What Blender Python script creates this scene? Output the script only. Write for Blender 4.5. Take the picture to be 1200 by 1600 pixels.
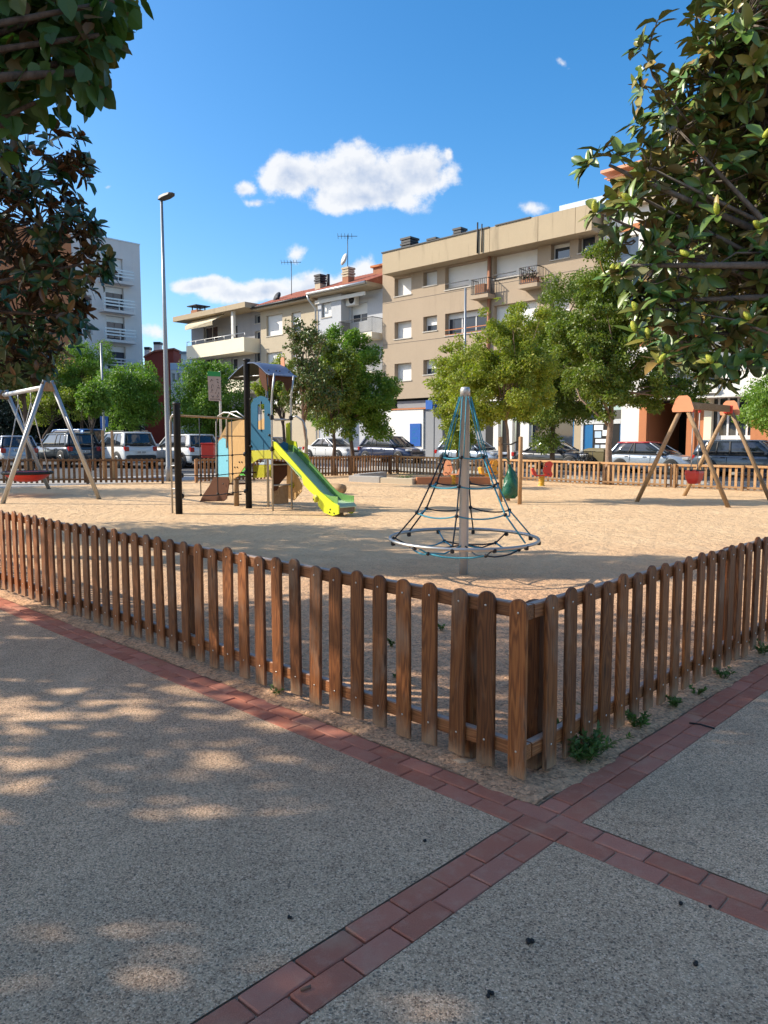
import bpy, math, random
import numpy as np
from mathutils import Vector, Matrix, Quaternion

# ------------------------------------------------------------------ scene reset
for o in list(bpy.data.objects):
    bpy.data.objects.remove(o, do_unlink=True)
scene = bpy.context.scene
COL = scene.collection
rnd = random.Random(7)
nr = np.random.default_rng(11)
R = math.radians

# ------------------------------------------------------------------ camera
FPX, HOR, CAMH = 1180.0, 690.0, 1.5
PITCH = math.atan((800 - HOR) / FPX)
cd = bpy.data.cameras.new('camera')
cam = bpy.data.objects.new('camera', cd)
COL.objects.link(cam)
cam.location = (0, 0, CAMH)
cam.rotation_euler = (math.pi / 2 - PITCH, 0, 0)
cd.sensor_fit = 'HORIZONTAL'
cd.sensor_width = 36.0
cd.lens = FPX / 1200 * 36.0
cd.clip_start = 0.05
cd.clip_end = 3000
scene.camera = cam

# ------------------------------------------------------------------ light
SUN_AZ, SUN_EL = R(-84), R(34)
SDIR = Vector((math.cos(SUN_EL) * math.sin(SUN_AZ), math.cos(SUN_EL) * math.cos(SUN_AZ), math.sin(SUN_EL)))
sl = bpy.data.lights.new('sun', 'SUN')
sl.energy = 3.85
sl.angle = R(0.53)
sl.color = (1.0, 0.92, 0.78)
so = bpy.data.objects.new('sun', sl)
COL.objects.link(so)
so.location = (-30, 5, 40)
so.rotation_euler = SDIR.to_track_quat('Z', 'Y').to_euler()
scene.view_settings.view_transform = 'Standard'
scene.view_settings.look = 'None'
scene.view_settings.gamma = 1.0
scene.view_settings.exposure = 0.78
scene.render.engine = 'CYCLES'


# ------------------------------------------------------------------ node helper
class NT:
    def __init__(s, tree):
        s.t = tree
        tree.nodes.clear()

    def n(s, typ, ins=None, **props):
        nd = s.t.nodes.new(typ)
        for k, v in props.items():
            setattr(nd, k, v)
        for k, v in (ins or {}).items():
            s.put(nd.inputs[k], v)
        return nd

    def put(s, sock, v):
        if isinstance(v, bpy.types.NodeSocket):
            s.t.links.new(v, sock)
        else:
            if sock.type == 'RGBA' and len(v) == 3:
                v = (*v, 1)
            sock.default_value = v

    def m(s, op, a, b=0.0, c=0.0, clamp=False):
        nd = s.n('ShaderNodeMath', operation=op, use_clamp=clamp)
        s.put(nd.inputs[0], a); s.put(nd.inputs[1], b); s.put(nd.inputs[2], c)
        return nd.outputs[0]

    def mix(s, f, a, b, bt='MIX'):
        nd = s.n('ShaderNodeMix', data_type='RGBA', blend_type=bt)
        s.put(nd.inputs[0], f); s.put(nd.inputs[6], a); s.put(nd.inputs[7], b)
        return nd.outputs[2]

    def ramp(s, f, stops):
        nd = s.n('ShaderNodeValToRGB')
        e = nd.color_ramp.elements
        while len(e) < len(stops):
            e.new(0.5)
        for i, (p, c) in enumerate(stops):
            e[i].position = p
            e[i].color = (*c, 1) if len(c) == 3 else c
        s.put(nd.inputs[0], f)
        return nd.outputs[0]

    def sm(s, x, lo, hi):
        nd = s.n('ShaderNodeMapRange', {0: x, 1: lo, 2: hi, 3: 0.0, 4: 1.0}, interpolation_type='SMOOTHSTEP')
        return nd.outputs[0]

    def noise(s, vec, scale, detail=4, rough=0.55, dist=0.0):
        nd = s.n('ShaderNodeTexNoise', {'Scale': scale, 'Detail': detail, 'Roughness': rough, 'Distortion': dist})
        s.put(nd.inputs['Vector'], vec)
        return nd.outputs[0]

    def objco(s, scale=(1, 1, 1), rand=True):
        tc = s.n('ShaderNodeTexCoord').outputs['Object']
        if rand:
            r = s.n('ShaderNodeObjectInfo').outputs['Random']
            tc = s.n('ShaderNodeVectorMath', {0: tc, 1: s.n('ShaderNodeCombineXYZ', {0: s.m('MULTIPLY', r, 37.0), 1: s.m('MULTIPLY', r, 91.0), 2: s.m('MULTIPLY', r, 53.0)}).outputs[0]}, operation='ADD').outputs[0]
        if scale == (1, 1, 1):
            return tc
        return s.n('ShaderNodeVectorMath', {0: tc, 1: scale}, operation='MULTIPLY').outputs[0]

    def pos(s, scale=(1, 1, 1)):
        g = s.n('ShaderNodeNewGeometry').outputs['Position']
        return s.n('ShaderNodeVectorMath', {0: g, 1: scale}, operation='MULTIPLY').outputs[0]

    def bump(s, h, strength=0.3, dist=0.01):
        return s.n('ShaderNodeBump', {'Height': h, 'Strength': strength, 'Distance': dist}).outputs[0]


def new_mat(name):
    m = bpy.data.materials.new(name)
    m.use_nodes = True
    return m, NT(m.node_tree)


def finish(nt, **ins):
    p = nt.n('ShaderNodeBsdfPrincipled')
    for k, v in ins.items():
        nt.put(p.inputs[k.replace('_', ' ')], v)
    out = nt.n('ShaderNodeOutputMaterial')
    nt.t.links.new(p.outputs[0], out.inputs[0])
    return p


# ------------------------------------------------------------------ world: sky with clouds in view and added fill clouds beyond
def ray(px, py):
    a = ((px - 600) / FPX, 1.0, -(py - 800) / FPX)
    c, s = math.cos(PITCH), math.sin(PITCH)
    return Vector((a[0], a[1] * c + a[2] * s, -a[1] * s + a[2] * c))


def make_world():
    w = bpy.data.worlds.new('World')
    scene.world = w
    w.use_nodes = True
    nt = NT(w.node_tree)
    sky = nt.n('ShaderNodeTexSky', sky_type='NISHITA', sun_disc=False)
    sky.sun_elevation = SUN_EL
    sky.sun_rotation = SUN_AZ % (2 * math.pi)
    sky.altitude = 300
    sky.air_density = 1.0
    sky.dust_density = 1.7
    sky.ozone_density = 3.0
    hsv = nt.n('ShaderNodeHueSaturation', {'Hue': 0.497, 'Saturation': 1.35, 'Value': 1.0, 'Color': sky.outputs[0]})
    d = nt.n('ShaderNodeTexCoord').outputs['Generated']
    sp = nt.n('ShaderNodeSeparateXYZ', {0: d})
    yy = nt.m('MAXIMUM', nt.m('ABSOLUTE', sp.outputs[1]), 0.12)
    uv = nt.n('ShaderNodeVectorMath', {0: nt.n('ShaderNodeCombineXYZ', {0: sp.outputs[0], 1: sp.outputs[2], 2: 0.0}).outputs[0], 'Scale': nt.m('DIVIDE', 1.0, yy)}, operation='SCALE').outputs[0]
    n1 = nt.noise(uv, 19.0, 8, 0.64)
    uv2 = nt.n('ShaderNodeVectorMath', {0: uv, 1: (-.012, .016, 0)}, operation='ADD').outputs[0]
    n1b = nt.noise(uv2, 19.0, 4, 0.58)
    wob = nt.n('ShaderNodeTexNoise', {'Scale': 9.0, 'Detail': 2.0, 'Vector': uv})
    uvw = nt.n('ShaderNodeVectorMath', {0: wob.outputs[1], 1: (.07, .05, 0), 2: nt.n('ShaderNodeVectorMath', {0: uv, 1: (-.035, -.025, 0)}, operation='ADD').outputs[0]}, operation='MULTIPLY_ADD').outputs[0]
    blobs = [(455, 272, 46, 32), (535, 260, 68, 42), (600, 285, 78, 43), (560, 300, 78, 36), (655, 268, 56, 32), (694, 244, 20, 18, .7),
             (385, 292, 36, 26, .62), (408, 314, 48, 18, .58), (466, 388, 40, 32, .52),
             (325, 446, 48, 17), (400, 458, 85, 22), (490, 458, 75, 32), (580, 442, 70, 30),
             (168, 300, 26, 9, .42), (826, 318, 80, 32, .45), (878, 96, 20, 20, .38), (240, 522, 40, 22, .6),
             (-350, 250, 160, 60), (1750, 200, 220, 70), (700, -900, 300, 120)]
    best = None
    for (px, py, rx, ry, *am) in blobs:
        r0 = ray(px, py)
        u0, v0 = r0.x / r0.y, r0.z / r0.y
        sx, sy = FPX / (rx * 1.32), FPX / (ry * 1.32)
        L = nt.n('ShaderNodeVectorMath', {0: uvw, 1: (sx, sy, 0), 2: (-u0 * sx, -v0 * sy, 0)}, operation='MULTIPLY_ADD').outputs[0]
        val = nt.m('SUBTRACT', am[0] if am else 1.0, nt.n('ShaderNodeVectorMath', {0: L}, operation='LENGTH').outputs['Value'])
        best = val if best is None else nt.m('SMOOTH_MAX', best, val, 0.25)
    # extra clouds added outside the view to whiten the light in the shade
    fill_cloud = nt.noise(d, 2.6, 4, .55)
    away = nt.sm(nt.n('ShaderNodeVectorMath', {0: d, 1: (0, .96, .28)}, operation='DOT_PRODUCT').outputs['Value'], .80, .62)
    field = nt.m('MULTIPLY', nt.m('SUBTRACT', fill_cloud, .545), 6.0)
    best = nt.m('MAXIMUM', best, nt.m('SUBTRACT', field, nt.m('MULTIPLY', nt.m('SUBTRACT', 1.0, away), 9.0)))
    dens = nt.m('ADD', best, nt.m('MULTIPLY', nt.m('SUBTRACT', n1, 0.5), 1.45))
    mask = nt.m('MULTIPLY', nt.sm(dens, 0.14, 0.52), nt.sm(best, -.12, .22))
    lit = nt.m('MULTIPLY', nt.m('SUBTRACT', n1, n1b), 3.2)
    core = nt.sm(dens, .40, .95)
    tone = nt.m('ADD', nt.m('SUBTRACT', 1.0, nt.m('MULTIPLY', core, .62)), lit, clamp=True)
    cc = nt.mix(tone, (2.3, 2.7, 3.45), (4.1, 4.15, 4.25))
    col = nt.mix(nt.m('MULTIPLY', mask, 0.95), hsv.outputs[0], cc)
    bg = nt.n('ShaderNodeBackground', {'Color': col, 'Strength': 0.138})
    out = nt.n('ShaderNodeOutputWorld')
    nt.t.links.new(bg.outputs[0], out.inputs[0])
    w.cycles.sampling_method = 'MANUAL'
    w.cycles.sample_map_resolution = 256


make_world()

# ------------------------------------------------------------------ layout frame
AZ = R(46.0)
U = Vector((-math.sin(AZ), math.cos(AZ), 0))     # along the left fence, away
V = Vector((math.cos(AZ), math.sin(AZ), 0))      # along the right fence, away
UP = Vector((0, 0, 1))
C0 = Vector((0.585, 3.191, 0))                   # fence corner on the ground
CAMP = Vector((0, 0, CAMH))


def zg(x, y):
    s = x * U.x + y * U.y
    return 0.0125 * min(max(s - 14.0, 0.0), 40.0)


def G(px, py):
    """ground point seen at a place in the picture"""
    r = ray(px, py)
    z = 0.0
    for _ in range(12):
        t = (z - CAMH) / r.z
        p = CAMP + r * t
        z = zg(p.x, p.y)
    return Vector((p.x, p.y, z))


def D(px, py, Y):
    r = ray(px, py)
    return CAMP + r * (Y / r.y)


def PL(px, py, o, n):
    r = ray(px, py)
    return CAMP + r * ((o - CAMP).dot(n) / r.dot(n))


def AB(a, b, z=0.0):
    p = C0 + U * a + V * b
    return Vector((p.x, p.y, z))


# ------------------------------------------------------------------ mesh helper
ORG = {}


def link(o, parent=None):
    COL.objects.link(o)
    if parent is not None:
        o.parent = parent
    return o


def tag(o, label=None, cat=None, group=None, kind=None):
    if label: o['label'] = label
    if cat: o['category'] = cat
    if group: o['group'] = group
    if kind: o['kind'] = kind
    return o


def thing(name, loc, label, cat, group=None):
    o = bpy.data.objects.new(name, None)
    o.empty_display_size = 0.2
    o.location = loc
    link(o)
    ORG[o.name] = Vector(loc)
    return tag(o, label, cat, group)


class MB:
    def __init__(s):
        s.v = []; s.f = []; s.mi = []; s.sm = []

    def add(s, verts, faces, mi=0, smooth=False):
        b = len(s.v)
        s.v += [Vector(q) for q in verts]
        for f in faces:
            s.f.append([b + i for i in f]); s.mi.append(mi); s.sm.append(smooth)

    def box(s, c, size, x=Vector((1, 0, 0)), y=None, z=UP, mi=0, ch=0.0):
        """box centred at c; ch chamfers the four edges along z and the ends"""
        c = Vector(c); x = Vector(x).normalized(); z = Vector(z).normalized()
        y = z.cross(x) if y is None else Vector(y).normalized()
        hx, hy, hz = size[0] / 2, size[1] / 2, size[2] / 2
        if ch <= 0:
            vs = [c + x * (i * hx) + y * (j * hy) + z * (k * hz) for k in (-1, 1) for j in (-1, 1) for i in (-1, 1)]
            s.add(vs, [(0, 2, 3, 1), (4, 5, 7, 6), (0, 1, 5, 4), (2, 6, 7, 3), (0, 4, 6, 2), (1, 3, 7, 5)], mi)
            return
        def ring(hxx, hyy, zz):
            pts = [(-hxx, -hyy + ch), (-hxx + ch, -hyy), (hxx - ch, -hyy), (hxx, -hyy + ch), (hxx, hyy - ch), (hxx - ch, hyy), (-hxx + ch, hyy), (-hxx, hyy - ch)]
            return [c + x * p + y * q + z * zz for p, q in pts]
        rings = [ring(hx - ch, hy - ch, -hz), ring(hx, hy, -hz + ch), ring(hx, hy, hz - ch), ring(hx - ch, hy - ch, hz)]
        s.loft(rings, mi, True)

    def loft(s, rings, mi=0, caps=True, closed=True, smooth=False):
        n = len(rings[0]); vs = [p for r in rings for p in r]; fs = []
        for i in range(len(rings) - 1):
            for j in range(n if closed else n - 1):
                k = (j + 1) % n
                fs.append((i * n + j, i * n + k, (i + 1) * n + k, (i + 1) * n + j))
        if caps:
            fs.append(tuple(range(n - 1, -1, -1)))
            fs.append(tuple((len(rings) - 1) * n + j for j in range(n)))
        s.add(vs, fs, mi, smooth)

    def prism(s, pts, ext, mi=0):
        pts = [Vector(p) for p in pts]; n = len(pts)
        vs = pts + [p + ext for p in pts]
        fs = [tuple(range(n)), tuple(range(2 * n - 1, n - 1, -1))]
        for j in range(n):
            k = (j + 1) % n
            fs.append((j, j + n, k + n, k))
        s.add(vs, fs, mi)

    def tube(s, pts, rad, n=8, mi=0, caps=True, smooth=True):
        pts = [Vector(p) for p in pts]
        if not isinstance(rad, (list, tuple)): rad = [rad] * len(pts)
        rings = []; prev = None
        for i, p in enumerate(pts):
            if i == 0: t = pts[1] - p
            elif i == len(pts) - 1: t = p - pts[i - 1]
            else: t = (pts[i + 1] - pts[i - 1])
            t = t.normalized()
            if prev is None:
                a = t.cross(UP if abs(t.z) < 0.9 else Vector((1, 0, 0))).normalized()
            else:
                a = (prev - t * prev.dot(t)).normalized()
            prev = a
            b = t.cross(a)
            rings.append([p + (a * math.cos(q) + b * math.sin(q)) * rad[i] for q in [2 * math.pi * k / n for k in range(n)]])
        s.loft(rings, mi, caps, True, smooth)

    def lathe(s, c, prof, n=16, axis=UP, mi=0, smooth=True, caps=True):
        axis = Vector(axis).normalized()
        a = axis.cross(Vector((1, 0, 0)) if abs(axis.x) < 0.9 else Vector((0, 1, 0))).normalized(); b = axis.cross(a)
        rings = [[Vector(c) + axis * h + (a * math.cos(q) + b * math.sin(q)) * r for q in [2 * math.pi * k / n for k in range(n)]] for r, h in prof]
        s.loft(rings, mi, caps, True, smooth)

    def build(s, name, mats, parent=None, shift=None):
        me = bpy.data.meshes.new(name)
        org = shift if shift is not None else (ORG[parent.name] if parent is not None else Vector((0, 0, 0)))
        me.from_pydata([tuple(q - org) for q in s.v], [], s.f)
        if not isinstance(mats, (list, tuple)): mats = [mats]
        for m in mats: me.materials.append(m)
        me.polygons.foreach_set('material_index', s.mi)
        me.polygons.foreach_set('use_smooth', s.sm)
        me.update()
        o = bpy.data.objects.new(name, me)
        link(o, parent)
        ORG[o.name] = Vector(org)
        if parent is None and shift is not None: o.location = shift
        return o


def part(name, mat, parent, fn):
    b = MB(); fn(b)
    return b.build(name, mat, parent)


def solo(name, mat, loc, fn, label, cat, group=None):
    b = MB(); fn(b)
    o = b.build(name, mat, None, Vector(loc))
    return tag(o, label, cat, group)


def inst(name, me, parent, mw):
    """an object sharing mesh data; mw in world space"""
    o = bpy.data.objects.new(name, me)
    link(o, parent)
    if parent is not None:
        org = ORG[parent.name]
        m = Matrix.Translation(-org) @ mw
    else:
        m = mw
    o.matrix_local = m
    ORG[o.name] = mw.translation.copy()
    return o


def mesh_from_mb(b, name, mats):
    o = b.build(name, mats, None, Vector((0, 0, 0)))
    me = o.data
    bpy.data.objects.remove(o)
    return me


def frame(x, y, z, t):
    return Matrix(((x.x, y.x, z.x, t.x), (x.y, y.y, z.y, t.y), (x.z, y.z, z.z, t.z), (0, 0, 0, 1)))


def npmesh(name, verts, faces, mats, mi=None, smooth=False):
    """faces: (n,k) int array"""
    me = bpy.data.meshes.new(name)
    nf, k = faces.shape
    me.vertices.add(len(verts)); me.vertices.foreach_set('co', np.asarray(verts, np.float32).ravel())
    me.loops.add(nf * k); me.loops.foreach_set('vertex_index', faces.astype(np.int32).ravel())
    me.polygons.add(nf)
    me.polygons.foreach_set('loop_start', np.arange(0, nf * k, k, dtype=np.int32))
    me.polygons.foreach_set('loop_total', np.full(nf, k, np.int32))
    for m in (mats if isinstance(mats, (list, tuple)) else [mats]): me.materials.append(m)
    if mi is not None: me.polygons.foreach_set('material_index', mi.astype(np.int32))
    me.polygons.foreach_set('use_smooth', np.full(nf, smooth))
    me.update(); me.validate()
    return me


# ------------------------------------------------------------------ materials
def simple(name, col, rough=0.6, metal=0.0, spec=0.5, var=0.12, vs=6.0, bump=0.0, bs=60.0, coat=0.0):
    m, nt = new_mat(name)
    c = nt.objco()
    n = nt.noise(c, vs, 5, 0.6)
    k = nt.m('ADD', 1 - var, nt.m('MULTIPLY', n, 2 * var))
    col2 = nt.mix(1.0, (*col, 1), nt.n('ShaderNodeCombineColor', {0: k, 1: k, 2: k}).outputs[0], 'MULTIPLY')
    kw = dict(Base_Color=col2, Roughness=nt.m('ADD', rough - 0.06, nt.m('MULTIPLY', n, 0.12)), Metallic=metal, Specular_IOR_Level=spec)
    if coat: kw['Coat_Weight'] = coat; kw['Coat_Roughness'] = 0.05
    if bump: kw['Normal'] = nt.bump(nt.noise(c, bs, 4, 0.6), bump, 0.01)
    finish(nt, **kw)
    return m


def mat_aggregate():
    m, nt = new_mat('exposed_aggregate')
    p = nt.pos()
    big = nt.noise(p, 0.9, 5, 0.6)
    mid = nt.noise(p, 4.5, 4, 0.6)
    v = nt.n('ShaderNodeTexVoronoi', {'Vector': p, 'Scale': 190.0, 'Randomness': 1.0})
    sep = nt.n('ShaderNodeSeparateColor', {0: v.outputs['Color']})
    stone = nt.ramp(sep.outputs[0], [(0.0, (.18, .10, .058)), (0.16, (.40, .235, .135)), (0.5, (.62, .395, .24)), (0.85, (.80, .525, .32)), (1.0, (.87, .63, .42))])
    v2 = nt.n('ShaderNodeTexVoronoi', {'Vector': p, 'Scale': 70.0, 'Randomness': 1.0})
    s2 = nt.n('ShaderNodeSeparateColor', {0: v2.outputs['Color']})
    dk = nt.m('MULTIPLY', nt.sm(s2.outputs[1], 0.74, 0.82), nt.sm(nt.m('SUBTRACT', 0.42, v2.outputs['Distance']), 0.0, 0.12))
    c = nt.mix(nt.m('MULTIPLY', dk, 0.75), stone, (.07, .05, .04))
    c = nt.mix(nt.m('MULTIPLY', nt.sm(v.outputs['Distance'], .35, .75), .45), c, (.44, .30, .185))
    gm = nt.n('ShaderNodeTexVoronoi', {'Vector': p, 'Scale': 2.3, 'Randomness': 1.0})
    gs = nt.n('ShaderNodeSeparateColor', {0: gm.outputs['Color']}).outputs[0]
    gum = nt.m('MULTIPLY', nt.sm(nt.m('ADD', gm.outputs['Distance'], nt.m('MULTIPLY', nt.noise(p, 30, 2), .03)), .062, .045), nt.sm(gs, .55, .6))
    c = nt.mix(nt.m('MULTIPLY', gum, .5), c, (.12, .085, .06))
    grime = nt.m('MULTIPLY', nt.sm(nt.noise(p, 1.9, 6, .7, .6), .56, .72), .38)
    c = nt.mix(grime, c, (.19, .13, .085))
    wear_ = nt.m('MULTIPLY', nt.sm(nt.noise(nt.pos((1.2, .35, 1)), 1.0, 5, .65, .4), .55, .75), .30)
    c = nt.mix(wear_, c, (.80, .57, .37))
    st = nt.m('ADD', 0.44, nt.m('ADD', nt.m('MULTIPLY', big, 0.70), nt.m('MULTIPLY', mid, 0.46)))
    c = nt.mix(1.0, c, nt.n('ShaderNodeCombineColor', {0: st, 1: st, 2: st}).outputs[0], 'MULTIPLY')
    h = nt.m('ADD', nt.m('MULTIPLY', nt.m('SUBTRACT', 1.0, v.outputs['Distance']), 0.7), nt.m('MULTIPLY', nt.noise(p, 60, 3), 0.5))
    finish(nt, Base_Color=c, Roughness=0.85, Normal=nt.bump(h, 0.55, 0.006), Specular_IOR_Level=0.35)
    return m


def mat_paver():
    m, nt = new_mat('red_paver')
    p = nt.pos(); r = nt.n('ShaderNodeObjectInfo').outputs['Random']
    base = nt.ramp(r, [(0, (.46, .165, .105)), (.4, (.52, .19, .12)), (.75, (.58, .225, .15)), (1, (.49, .20, .135))])
    n = nt.noise(p, 14, 6, .65); f = nt.noise(p, 420, 2, .5); d = nt.noise(p, 3.1, 4, .6)
    c = nt.mix(nt.m('MULTIPLY', nt.sm(n, .45, .75), .35), base, (.60, .36, .25))
    c = nt.mix(nt.m('MULTIPLY', nt.sm(d, .52, .72), .40), c, (.55, .36, .23))
    k = nt.m('ADD', .62, nt.m('MULTIPLY', f, .76))
    c = nt.mix(1.0, c, nt.n('ShaderNodeCombineColor', {0: k, 1: k, 2: k}).outputs[0], 'MULTIPLY')
    finish(nt, Base_Color=c, Roughness=.95, Specular_IOR_Level=.12, Normal=nt.bump(nt.m('ADD', f, nt.m('MULTIPLY', n, .8)), .55, .005))
    return m


def mat_sand():
    m, nt = new_mat('playground_sand')
    p = nt.pos()
    big = nt.noise(p, .22, 5, .62); mid = nt.noise(p, 1.3, 6, .7); fine = nt.noise(p, 46, 5, .7)
    c = nt.ramp(mid, [(.2, (.60, .38, .205)), (.5, (.71, .475, .265)), (.8, (.80, .57, .335))])
    c = nt.mix(nt.m('MULTIPLY', nt.sm(big, .42, .62), .4), c, (.63, .42, .235))
    # pinkish gravel near the fence corner
    sp = nt.n('ShaderNodeSeparateXYZ', {0: p})
    near = nt.sm(nt.m('ADD', sp.outputs[1], nt.m('MULTIPLY', nt.m('SUBTRACT', mid, .5), 3.0)), 12.5, 5.0)
    peb = nt.n('ShaderNodeTexVoronoi', {'Vector': p, 'Scale': 75.0, 'Randomness': 1.0})
    pc = nt.n('ShaderNodeSeparateColor', {0: peb.outputs['Color']}).outputs[0]
    c = nt.mix(nt.m('MULTIPLY', near, .62), c, (.60, .33, .205))
    c = nt.mix(nt.m('MULTIPLY', nt.sm(fine, .56, .74), .70), c, (.22, .13, .085))
    c = nt.mix(nt.m('MULTIPLY', nt.sm(fine, .44, .28), .55), c, (.82, .64, .44))
    gr = nt.ramp(pc, [(0, (.42, .40, .38)), (.3, (.85, .83, .8)), (.7, (1.05, 1.0, .97)), (1, (1.35, 1.28, 1.2))])
    c = nt.mix(nt.m('MULTIPLY', near, .85), c, nt.mix(1.0, c, gr, 'MULTIPLY'))
    vor = nt.n('ShaderNodeTexVoronoi', {'Vector': p, 'Scale': 2.6, 'Randomness': 1.0}, feature='SMOOTH_F1')
    foot = nt.noise(p, 5.5, 7, .62)
    weeds = nt.m('MULTIPLY', nt.sm(nt.noise(p, .55, 3, .6), .60, .70), nt.sm(nt.noise(p, 9, 4, .6), .55, .68))
    c = nt.mix(nt.m('MULTIPLY', weeds, .5), c, (.17, .17, .06))
    h = nt.m('ADD', nt.m('MULTIPLY', foot, 1.0), nt.m('ADD', nt.m('MULTIPLY', fine, .14), nt.m('MULTIPLY', vor.outputs[0], .18)))
    finish(nt, Base_Color=c, Roughness=.95, Specular_IOR_Level=.2, Normal=nt.bump(h, 1.0, .075))
    return m


def mat_wood(name, cols, rough=.5, grain=15.0, wear=.2, weather_sheen=0.0, foot=0.0):
    m, nt = new_mat(name)
    c = nt.objco((9.0, 9.0, .75))
    w = nt.noise(c, 1.5, 2, .5, .3)
    band = nt.m('FRACT', nt.m('MULTIPLY', w, grain))
    band = nt.m('ABSOLUTE', nt.m('SUBTRACT', nt.m('MULTIPLY', band, 2), 1))
    fib = nt.noise(nt.objco((120, 120, 3.0)), 1.0, 3, .6)
    r = nt.n('ShaderNodeObjectInfo').outputs['Random']
    f = nt.m('ADD', nt.m('MULTIPLY', nt.sm(band, .0, 1.0), .36), nt.m('MULTIPLY', fib, .64))
    col = nt.ramp(f, [(.12, cols[0]), (.5, cols[1]), (.9, cols[2])])
    k = nt.m('ADD', .60, nt.m('MULTIPLY', r, .75))
    col = nt.mix(1.0, col, nt.n('ShaderNodeCombineColor', {0: k, 1: k, 2: nt.m('MULTIPLY', k, .98)}).outputs[0], 'MULTIPLY')
    wn = nt.noise(nt.objco((5, 5, 2)), 1.3, 4, .6)
    col = nt.mix(nt.m('MULTIPLY', nt.sm(wn, .52, .76), wear), col, (.36, .27, .19))
    if foot:
        oz = nt.n('ShaderNodeSeparateXYZ', {0: nt.n('ShaderNodeTexCoord').outputs['Object']}).outputs[2]
        ds = nt.sm(nt.m('ADD', oz, nt.m('MULTIPLY', nt.noise(nt.objco((30, 30, 14)), 1.0, 4, .6), .16)), .20, .06)
        col = nt.mix(nt.m('MULTIPLY', ds, foot), col, (.42, .29, .18))
        kn = nt.n('ShaderNodeTexVoronoi', {'Vector': nt.objco((11, 11, 3.2)), 'Scale': 1.0})
        col = nt.mix(nt.m('MULTIPLY', nt.sm(kn.outputs['Distance'], .16, .08), .75), col, (.05, .016, .005))
    if weather_sheen:
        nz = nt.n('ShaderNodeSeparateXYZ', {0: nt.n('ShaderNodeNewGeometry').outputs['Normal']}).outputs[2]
        col = nt.mix(nt.m('MULTIPLY', nt.sm(nz, .6, .9), weather_sheen), col, (.62, .58, .52))  # upward faces paled: painted sky reflection as well as grey weathering
    finish(nt, Base_Color=col, Roughness=nt.m('ADD', rough, nt.m('MULTIPLY', fib, .2)), Specular_IOR_Level=.4,
           Normal=nt.bump(nt.m('ADD', f, fib), .35, .003))
    return m


def mat_wall(name, col, stain=(.1, .09, .08), amt=.35, rough=.9, bs=40):
    m, nt = new_mat(name)
    p = nt.pos()
    a = nt.noise(p, .55, 5, .65)
    st = nt.noise(nt.pos((1.6, 1.6, .16)), 1.0, 5, .65)
    f = nt.noise(p, 14, 5, .65)
    k = nt.m('ADD', .84, nt.m('ADD', nt.m('MULTIPLY', a, .18), nt.m('MULTIPLY', f, .14)))
    c = nt.mix(1.0, (*col, 1), nt.n('ShaderNodeCombineColor', {0: k, 1: k, 2: k}).outputs[0], 'MULTIPLY')
    c = nt.mix(nt.m('MULTIPLY', nt.sm(st, .55, .80), amt), c, (*stain, 1))
    sp2 = nt.noise(nt.pos((4.5, 4.5, .35)), 1.0, 4, .6)
    c = nt.mix(nt.m('MULTIPLY', nt.sm(sp2, .60, .78), amt * .6), c, (*stain, 1))
    finish(nt, Base_Color=c, Roughness=rough, Specular_IOR_Level=.25, Normal=nt.bump(nt.noise(p, bs, 4, .6), .25, .02))
    return m


def mat_leaf(name, cols, rough=.45, trans=.3, spec=.5, dead=0.0):
    m, nt = new_mat(name)
    ri = nt.n('ShaderNodeNewGeometry').outputs['Random Per Island']
    ro = nt.n('ShaderNodeObjectInfo').outputs['Random']
    f = nt.m('FRACT', nt.m('ADD', ri, nt.m('MULTIPLY', ro, 7.31)))
    n = len(cols)
    c = nt.ramp(f, [(i / (n - 1), q) for i, q in enumerate(cols)])
    big = nt.noise(nt.pos(), 1.1, 3, .6)
    k = nt.m('ADD', .62, nt.m('MULTIPLY', big, .76))
    c = nt.mix(1.0, c, nt.n('ShaderNodeCombineColor', {0: k, 1: k, 2: k}).outputs[0], 'MULTIPLY')
    p = nt.n('ShaderNodeBsdfPrincipled', {'Base Color': c, 'Roughness': rough, 'Specular IOR Level': spec})
    out = nt.n('ShaderNodeOutputMaterial')
    if trans > 0:
        tc = nt.mix(1.0, c, (1.5, 1.7, .7, 1), 'MULTIPLY')
        t = nt.n('ShaderNodeBsdfTranslucent', {'Color': tc})
        mx = nt.n('ShaderNodeMixShader', {0: trans})
        nt.t.links.new(p.outputs[0], mx.inputs[1]); nt.t.links.new(t.outputs[0], mx.inputs[2])
        nt.t.links.new(mx.outputs[0], out.inputs[0])
    else:
        nt.t.links.new(p.outputs[0], out.inputs[0])
    return m


def mat_bark(name, a, b):
    m, nt = new_mat(name)
    n = nt.noise(nt.objco((9, 9, 2.2)), 2.2, 6, .7)
    c = nt.ramp(n, [(.3, a), (.7, b)])
    finish(nt, Base_Color=c, Roughness=.9, Specular_IOR_Level=.2, Normal=nt.bump(n, .8, .02))
    return m


def mat_shutter():
    m, nt = new_mat('roller_shutter_slats')
    p = nt.pos()
    z = nt.n('ShaderNodeSeparateXYZ', {0: p}).outputs[2]
    w = nt.m('FRACT', nt.m('MULTIPLY', z, 18.0))
    h = nt.m('POWER', nt.m('ABSOLUTE', nt.m('SUBTRACT', nt.m('MULTIPLY', w, 2), 1)), 4.0)
    n = nt.noise(p, 1.2, 4, .6)
    c = nt.mix(n, (.70, .68, .64), (.82, .81, .78))
    finish(nt, Base_Color=c, Roughness=.5, Normal=nt.bump(nt.m('SUBTRACT', 1.0, h), .6, .01))
    return m


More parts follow.
